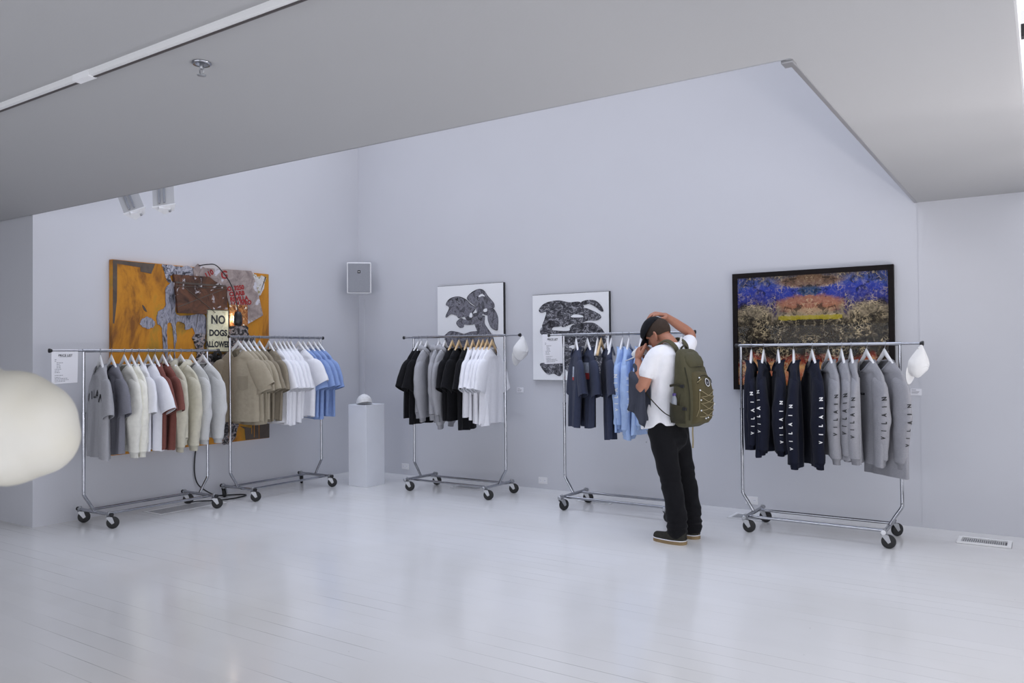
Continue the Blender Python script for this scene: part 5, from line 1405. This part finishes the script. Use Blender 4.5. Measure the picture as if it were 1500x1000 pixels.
b = MB(); b.lathe([(0.004, -0.003), (0.007, 0.0), (0.004, 0.003)], c=(0.112, 0.145, 0.775), seg=10, axis='y'); b.build('rivet', M['steel'], tro)
# shoes
M['suede'] = mat('dark_olive_suede', srgb(52, 51, 46), 0.9, noise=(60, 0.2), spec=0.2)
M['gum'] = mat('tan_gum_sole', srgb(142, 120, 84), 0.6, noise=(30, 0.1))
def shoe(ax, ay, yaw_):
    root = add_empty('shoe', per, (ax, ay, 0), yaw_)
    L0, L1 = -0.075, 0.215
    def half(s):  # outline half width, s 0 heel .. 1 toe
        return 0.034 * (1 - (1 - min(1, s / 0.12)) ** 2) ** 0.5 * (1 - s) + (0.030 + 0.016 * math.sin(PI * min(1, s * 0.9) ** 1.3)) * min(1, s / 0.12) ** 0.5 * (max(0.0, 1 - max(0, (s - 0.80) / 0.20) ** 2.2)) ** 0.5 * (0.35 + 0.65 * min(1, s * 3)) + 0.004
    N_ = 28; ol = []
    for k in range(N_ + 1): s = k / N_; ol.append((L0 + (L1 - L0) * s, half(s)))
    for k in range(N_, -1, -1): s = k / N_; ol.append((L0 + (L1 - L0) * s, -half(s)))
    b = MB(); b.poly([(x, y, 0.0) for x, y in ol], None, (0, 0, 0.030)); b.build('sole', M['gum'], root)
    b = MB(); b.poly([(x * 1.012, y * 1.06, 0.027) for x, y in ol], None, (0, 0, 0.006)); b.build('welt', M['paper'], root)
    up = MB(); rows = []
    for k in range(N_ + 1):
        s = k / N_; x = L0 + (L1 - L0) * s; w_ = half(s) * 0.98
        hgt = 0.095 if s < 0.30 else 0.095 - 0.048 * ((s - 0.30) / 0.35) if s < 0.65 else 0.047 - 0.004 * ((s - 0.65) / 0.25) if s < 0.9 else 0.043 - 0.022 * ((s - 0.9) / 0.1) ** 2
        if s < 0.06: hgt = 0.075 + 0.02 * (s / 0.06)
        row = []
        for j in range(15):
            a = PI * j / 14
            row.append((x, w_ * math.cos(a) * (1 - 0.10 * math.sin(a)), 0.030 + hgt * math.sin(a) ** 0.7 * (0.9 if s < 0.06 else 1)))
        rows.append(row)
    up.grid(rows); up.build('upper', M['suede'], root, smooth=True)
    b = MB()
    for i in range(4):
        x = 0.035 + 0.022 * i; b.tube([(x, -0.022, 0.122 - 0.020 * i - 0.004), (x + 0.003, 0, 0.130 - 0.019 * i), (x, 0.022, 0.122 - 0.020 * i - 0.004)], 0.003, 6)
    b.build('laces', M['suede'], root, smooth=True)
shoe(-0.160, 0.122, 0.06)
shoe(-0.130, -0.120, -0.10)
# the black cap he is pushing on
cr_ = add_empty('cap', per, tuple(hd(0.018, 0, 0.040)))
cr_.rotation_euler = (0, D(58), 0)
cap_parts(cr_, M['capblack'], M['capblack'], 0.102)

# ---- backpack
bp_ = thing('backpack', 'olive green backpack with bungee cords on the person\'s back', 'backpack', (FX, FY, 0), math.atan2(0.196, -0.98))
M['olive'] = cloth('olive_pack_nylon', 82, 79, 60, k=0.12)
M['olived'] = cloth('dark_olive_nylon', 58, 56, 44, k=0.1)
M['oliveb'] = cloth('olive_brown_nylon', 86, 79, 56, k=0.1)
M['bungee'] = mat('tan_bungee', srgb(150, 138, 104), 0.6)
def pack_rings(mb, rows, seg=48, expo=0.62):
    rings(mb, [(z, (a + b_) / 2, abs(b_ - a) / 2, 0, hl) for z, a, b_, hl in rows], seg, expo)
PR = [(0.905, -.155, -.21, .06), (0.912, -.14, -.255, .105), (0.935, -.125, -.295, .138), (0.98, -.118, -.322, .155), (1.08, -.118, -.335, .160), (1.20, -.122, -.328, .160), (1.30, -.13, -.305, .155), (1.38, -.137, -.277, .152), (1.45, -.143, -.248, .145), (1.495, -.147, -.222, .130), (1.518, -.152, -.20, .10), (1.525, -.16, -.19, .06)]
b = MB(); pack_rings(b, PR); pk = b.build('main_compartment', M['olive'], bp_, smooth=True)
b = MB(); pack_rings(b, [(0.935, -.20, -.30, .09), (0.945, -.20, -.335, .108), (0.98, -.2, -.362, .120), (1.08, -.2, -.376, .126), (1.20, -.2, -.370, .124), (1.28, -.2, -.350, .116), (1.335, -.2, -.318, .10), (1.35, -.2, -.29, .08)]); fp = b.build('front_pocket', M['oliveb'], bp_, smooth=True)
def pback(l, z, off=0.004):
    """outer surface of the front pocket"""
    T_ = [(0.945, -.335), (0.98, -.362), (1.08, -.376), (1.20, -.370), (1.28, -.350), (1.335, -.318), (1.36, -.295)]
    f = T_[0][1]
    for (z0, f0), (z1, f1) in zip(T_, T_[1:]):
        if z0 <= z <= z1: f = f0 + (f1 - f0) * (z - z0) / (z1 - z0)
        elif z > z1: f = f1
    q = min(0.98, abs(l) / 0.125); hf = abs(f + 0.2) / 2
    c = (1 - q ** (2 / 0.62)) ** (0.62 / 2)
    return (-0.2 - hf - hf * c - off + 0.0, l, z)
b = MB()
rows = []
for k in range(17):
    a = PI * k / 16; rows.append(pback(0.098 * math.cos(a), 1.255 + 0.062 * math.sin(a), 0.003))
b.tube(rows, 0.0035, 6); b.build('zipper', M['olived'], fp, smooth=True)
b = MB(); rows = []
for k in range(25):
    a = PI * k / 24; rows.append((-0.215 - 0.055 * math.sin(a), 0.158 * math.cos(a), 1.10 + 0.335 * math.sin(a) ** 0.8))
b.tube([(-0.215, 0.162, 0.98)] + rows + [(-0.215, -0.162, 0.98)], 0.0045, 6); b.build('zipper', M['olived'], pk, smooth=True)
# bungee lacing with pale toggles
b = MB()
zz = [1.205, 1.155, 1.105, 1.05, 1.0]
pts1 = [pback((0.095 if i % 2 == 0 else -0.095), z) for i, z in enumerate(zz)]
pts2 = [pback((-0.095 if i % 2 == 0 else 0.095), z) for i, z in enumerate(zz)]
for pp in (pts1, pts2):
    fine = []
    for p, q in zip(pp, pp[1:]):
        for k in range(8):
            t = k / 8; fine.append(pback(p[1] + (q[1] - p[1]) * t, p[2] + (q[2] - p[2]) * t - 0.018 * math.sin(PI * t), 0.006))
    fine.append(pback(pp[-1][1], pp[-1][2], 0.006))
    b.tube(fine, 0.0026, 6)
b.tube([pback(0.10, 1.19, 0.006), pback(0.105, 1.12, 0.008), pback(0.104, 1.06, 0.006), pback(0.115, 1.0, 0.006)], 0.0026, 6)
b.build('bungee_cord', M['bungee'], fp, smooth=True)
for (l_, z_) in ((0.097, 1.205), (0.094, 1.128), (0.092, 1.048), (0.03, 0.985), (0.0, 0.99), (-0.094, 1.09), (0.075, 1.30)):
    b = MB(); p = pback(l_, z_, 0.008); b.lathe([(0.003, -0.006), (0.0062, -0.003), (0.0062, 0.003), (0.003, 0.006)], c=p, seg=10); b.build('toggle', M['whitep'], fp, smooth=True)
b = MB(); b.tube([pback(0.105, 1.265, 0.006), pback(0.06, 1.29, 0.006)], 0.004, 6); b.build('zip_pull', M['bungee'], fp)
# round badge with a small bird mark
def disc(name, r0, r1, off, m, parent, c=(-0.01, 1.262)):
    bb = MB(); n_ = 28
    bb.grid([[pback(c[0] + r * math.cos(2 * PI * k / n_), c[1] + r * math.sin(2 * PI * k / n_), off) for k in range(n_)] for r in (r0, r1)], wrap=True)
    return bb.build(name, m, parent)
bg_ = disc('badge', 0.001, 0.030, 0.006, M['ink'], fp)
disc('badge_ring', 0.026, 0.032, 0.008, M['whitep'], bg_)
b = MB(); bird = [(-0.018, 0.008), (-0.008, 0.003), (0.0, -0.002), (0.008, 0.003), (0.018, 0.008), (0.010, -0.006), (0.002, -0.014), (-0.004, -0.012), (-0.010, -0.004)]
b.add([pback(-0.01 + x, 1.262 + y, 0.008) for x, y in bird], [tuple(range(len(bird)))]); b.build('badge_bird', M['inkgrey'], bg_)
# lid pocket, seams and buckles
b = MB(); pack_rings(b, [(1.375, -.20, -.270, .085), (1.385, -.20, -.288, .108), (1.42, -.19, -.284, .118), (1.46, -.18, -.266, .112), (1.49, -.17, -.24, .09), (1.50, -.17, -.22, .06)]); lid = b.build('lid_pocket', M['olive'], bp_, smooth=True)
b = MB(); b.tube([(-0.2 - 0.088 * math.cos(a) ** 0.6 if abs(a) < PI / 2 - 0.05 else -0.2, 0.112 * math.sin(a), 1.384) for a in [-1.45 + 2.9 * k / 20 for k in range(21)]], 0.004, 6); b.build('zipper', M['olived'], lid, smooth=True)
for s_ in (1, -1):
    b = MB(); b.tube(smooth_path([(-.255, s_ * .140, 1.38), (-.290, s_ * .146, 1.25), (-.305, s_ * .150, 1.10), (-.295, s_ * .142, 0.97)], 5), 0.004, 6); b.build('side_seam', M['olived'], pk, smooth=True)
    for f_, z_ in ((-.245, 1.235), (-.265, 1.06)):
        b = MB(); b.box((f_, s_ * .166, z_), (0.035, 0.014, 0.024)); b.build('buckle', M['blackp'], bp_, bevel=0.003)
# straps
def strap(name, pts, w_, t_, m, up):
    bb = MB(); P_ = smooth_path(pts, 6); bb.tube(P_, 0, 12, flat=[(w_, t_)] * len(P_), up=up); return bb.build(name, m, bp_, smooth=True)
for s_ in (1, -1):
    dz = 0.018 if s_ < 0 else 0
    strap('shoulder_strap', [(-.150, s_ * .060, 1.465), (-.125, s_ * .078, 1.545 + dz), (-.055, s_ * .098, 1.592 + dz), (.03, s_ * .112, 1.545 + dz), (.085, s_ * .125, 1.46), (.11, s_ * .14, 1.36)], 0.032, 0.0075, M['olive'], (0, 1, 0))
    strap('webbing', [(.11, s_ * .14, 1.37), (.11, s_ * .175, 1.28), (.06, s_ * .20, 1.17), (-.04, s_ * .212, 1.08), (-.10, s_ * .188, 1.02), (-.165, s_ * .163, .985)], 0.009, 0.0025, M['olived'], (0, 0, 1))
    strap('compression_strap', [(-.13, s_ * .162, 1.235), (-.20, s_ * .168, 1.245), (-.27, s_ * .150, 1.225)], 0.010, 0.003, M['olived'], (0, 0, 1))
    # stretch side pocket
    bb = MB(); rr = []
    for j in range(7):
        z = 0.945 + 0.165 * j / 6; bulge = 0.050 * math.sin(PI * 0.62 * min(1, (j + 0.3) / 6)) ** 0.7 + 0.002
        rr.append([(-0.125 - 0.135 * i / 10, s_ * (0.158 + bulge * math.sin(PI * i / 10) + 0.001) * (0.90 if j == 0 else 0.98 if j == 1 else 1), z - 0.03 * (i / 10) * (j / 6)) for i in range(11)])
    bb.grid(rr); bb.build('side_pocket', M['olived'], bp_, smooth=True)
strap('tail_strap', [(-.225, -0.012, 0.915), (-.222, -.012, 0.86), (-.225, -.012, 0.80), (-.222, -.012, 0.74)], 0.011, 0.002, M['bungee'], (0, 1, 0))
strap('haul_loop', [(-.155, .045, 1.505), (-.16, .035, 1.535), (-.165, 0, 1.552), (-.16, -.035, 1.535), (-.155, -.045, 1.505)], 0.010, 0.004, M['olived'], (1, 0, 0))
strap('dangling_buckle', [(-.27, -.155, 1.11), (-.285, -.172, 1.07), (-.295, -.178, 1.035)], 0.009, 0.004, M['blackp'], (0, 0, 1))
# water bottle in the near side pocket
wb = thing('water_bottle', 'clear water bottle with purple cap in the backpack side pocket', 'bottle', (FX, FY, 0), math.atan2(0.196, -0.98))
M['pet'] = mat('clear_bottle_plastic', (0.26, 0.28, 0.32, 1), 0.12, spec=0.6)
b = MB(); b.lathe([(0.017, 1.045), (0.021, 1.05), (0.021, 1.130), (0.018, 1.143), (0.012, 1.157), (0.011, 1.163)], c=(-0.185, 0.184, 0), seg=18); b.build('bottle', M['pet'], wb, smooth=True, auto=50)
b = MB(); b.lathe([(0.014, 1.160), (0.014, 1.178), (0.010, 1.180)], c=(-0.185, 0.184, 0), seg=16); b.build('screw_cap', mat('purple_cap', srgb(70, 56, 120), 0.4), wb, smooth=True, auto=40)

# ---- the shirt over his arm and the white cap in his hand
M['char'] = cloth('charcoal_jersey', 66, 69, 80, k=0.08)
dr = thing('t_shirt', 'charcoal t-shirt draped over the person\'s left arm', 't-shirt', (FX, FY, 0), math.atan2(0.196, -0.98))
b = MB(); rows = []
for j in range(36):
    v = j / 35        # over the forearm: outer side up, across, and down the inner side
    row = []
    for i in range(22):
        u = i / 21
        cx = 0.03 + 0.15 * u; cz = 1.235 + 0.10 * max(0, u - 0.35)
        if v < 0.42:
            q = v / 0.42; y = 0.285 - 0.010 * math.sin(q * 3) ; z = cz + 0.02 - (1 - q) * (0.335 - 0.07 * u + 0.018 * math.sin(6 * u + 1))
        elif v < 0.58:
            q = (v - 0.42) / 0.16; y = 0.285 - 0.09 * q; z = cz + 0.02 + 0.035 * math.sin(PI * q)
        else:
            q = (v - 0.58) / 0.42; y = 0.195; z = cz + 0.02 - q * (0.28 + 0.02 * math.sin(5 * u))
        hang = max(0.0, cz - z) * 3.0
        y += 0.018 * min(1, hang) * math.sin(11 * u + 4 * z) + 0.006 * min(1, hang) * math.sin(24 * u + 1)
        x = cx + 0.012 * hang * math.sin(5 * z * 6 + u * 3) + 0.02 * hang * (u - 0.4)
        row.append((x, y, z))
    rows.append(row)
b.grid(rows); ds = b.build('draped_cloth', M['char'], dr, smooth=True)
ds.modifiers.new('thickness', 'SOLIDIFY').thickness = 0.004
b = MB(); b.tube(smooth_path([(.150, .215, 1.335), (.170, .185, 1.372), (.205, .158, 1.388), (.220, .115, 1.380), (.200, .088, 1.36)], 4), 0, 14, flat=[(0.026, 0.018)] * 17, up=(0, 0, 1))
b.build('rolled_sleeve', M['char'], dr, smooth=True)
wc = thing('baseball_cap', 'white cap held in the person\'s left hand in front of the face', 'cap', (0, 0, 0))
base_m = Matrix.Translation((FX, FY, 0)) @ Matrix.Rotation(math.atan2(0.196, -0.98), 4, 'Z')
wc.matrix_world = base_m @ Matrix.Translation((0.235, -0.005, 1.475)) @ Matrix.Rotation(D(28), 4, 'Z') @ Matrix.Rotation(D(28), 4, 'Y')
cap_parts(wc, M['capwhite'], M['capwhite'], 0.075)
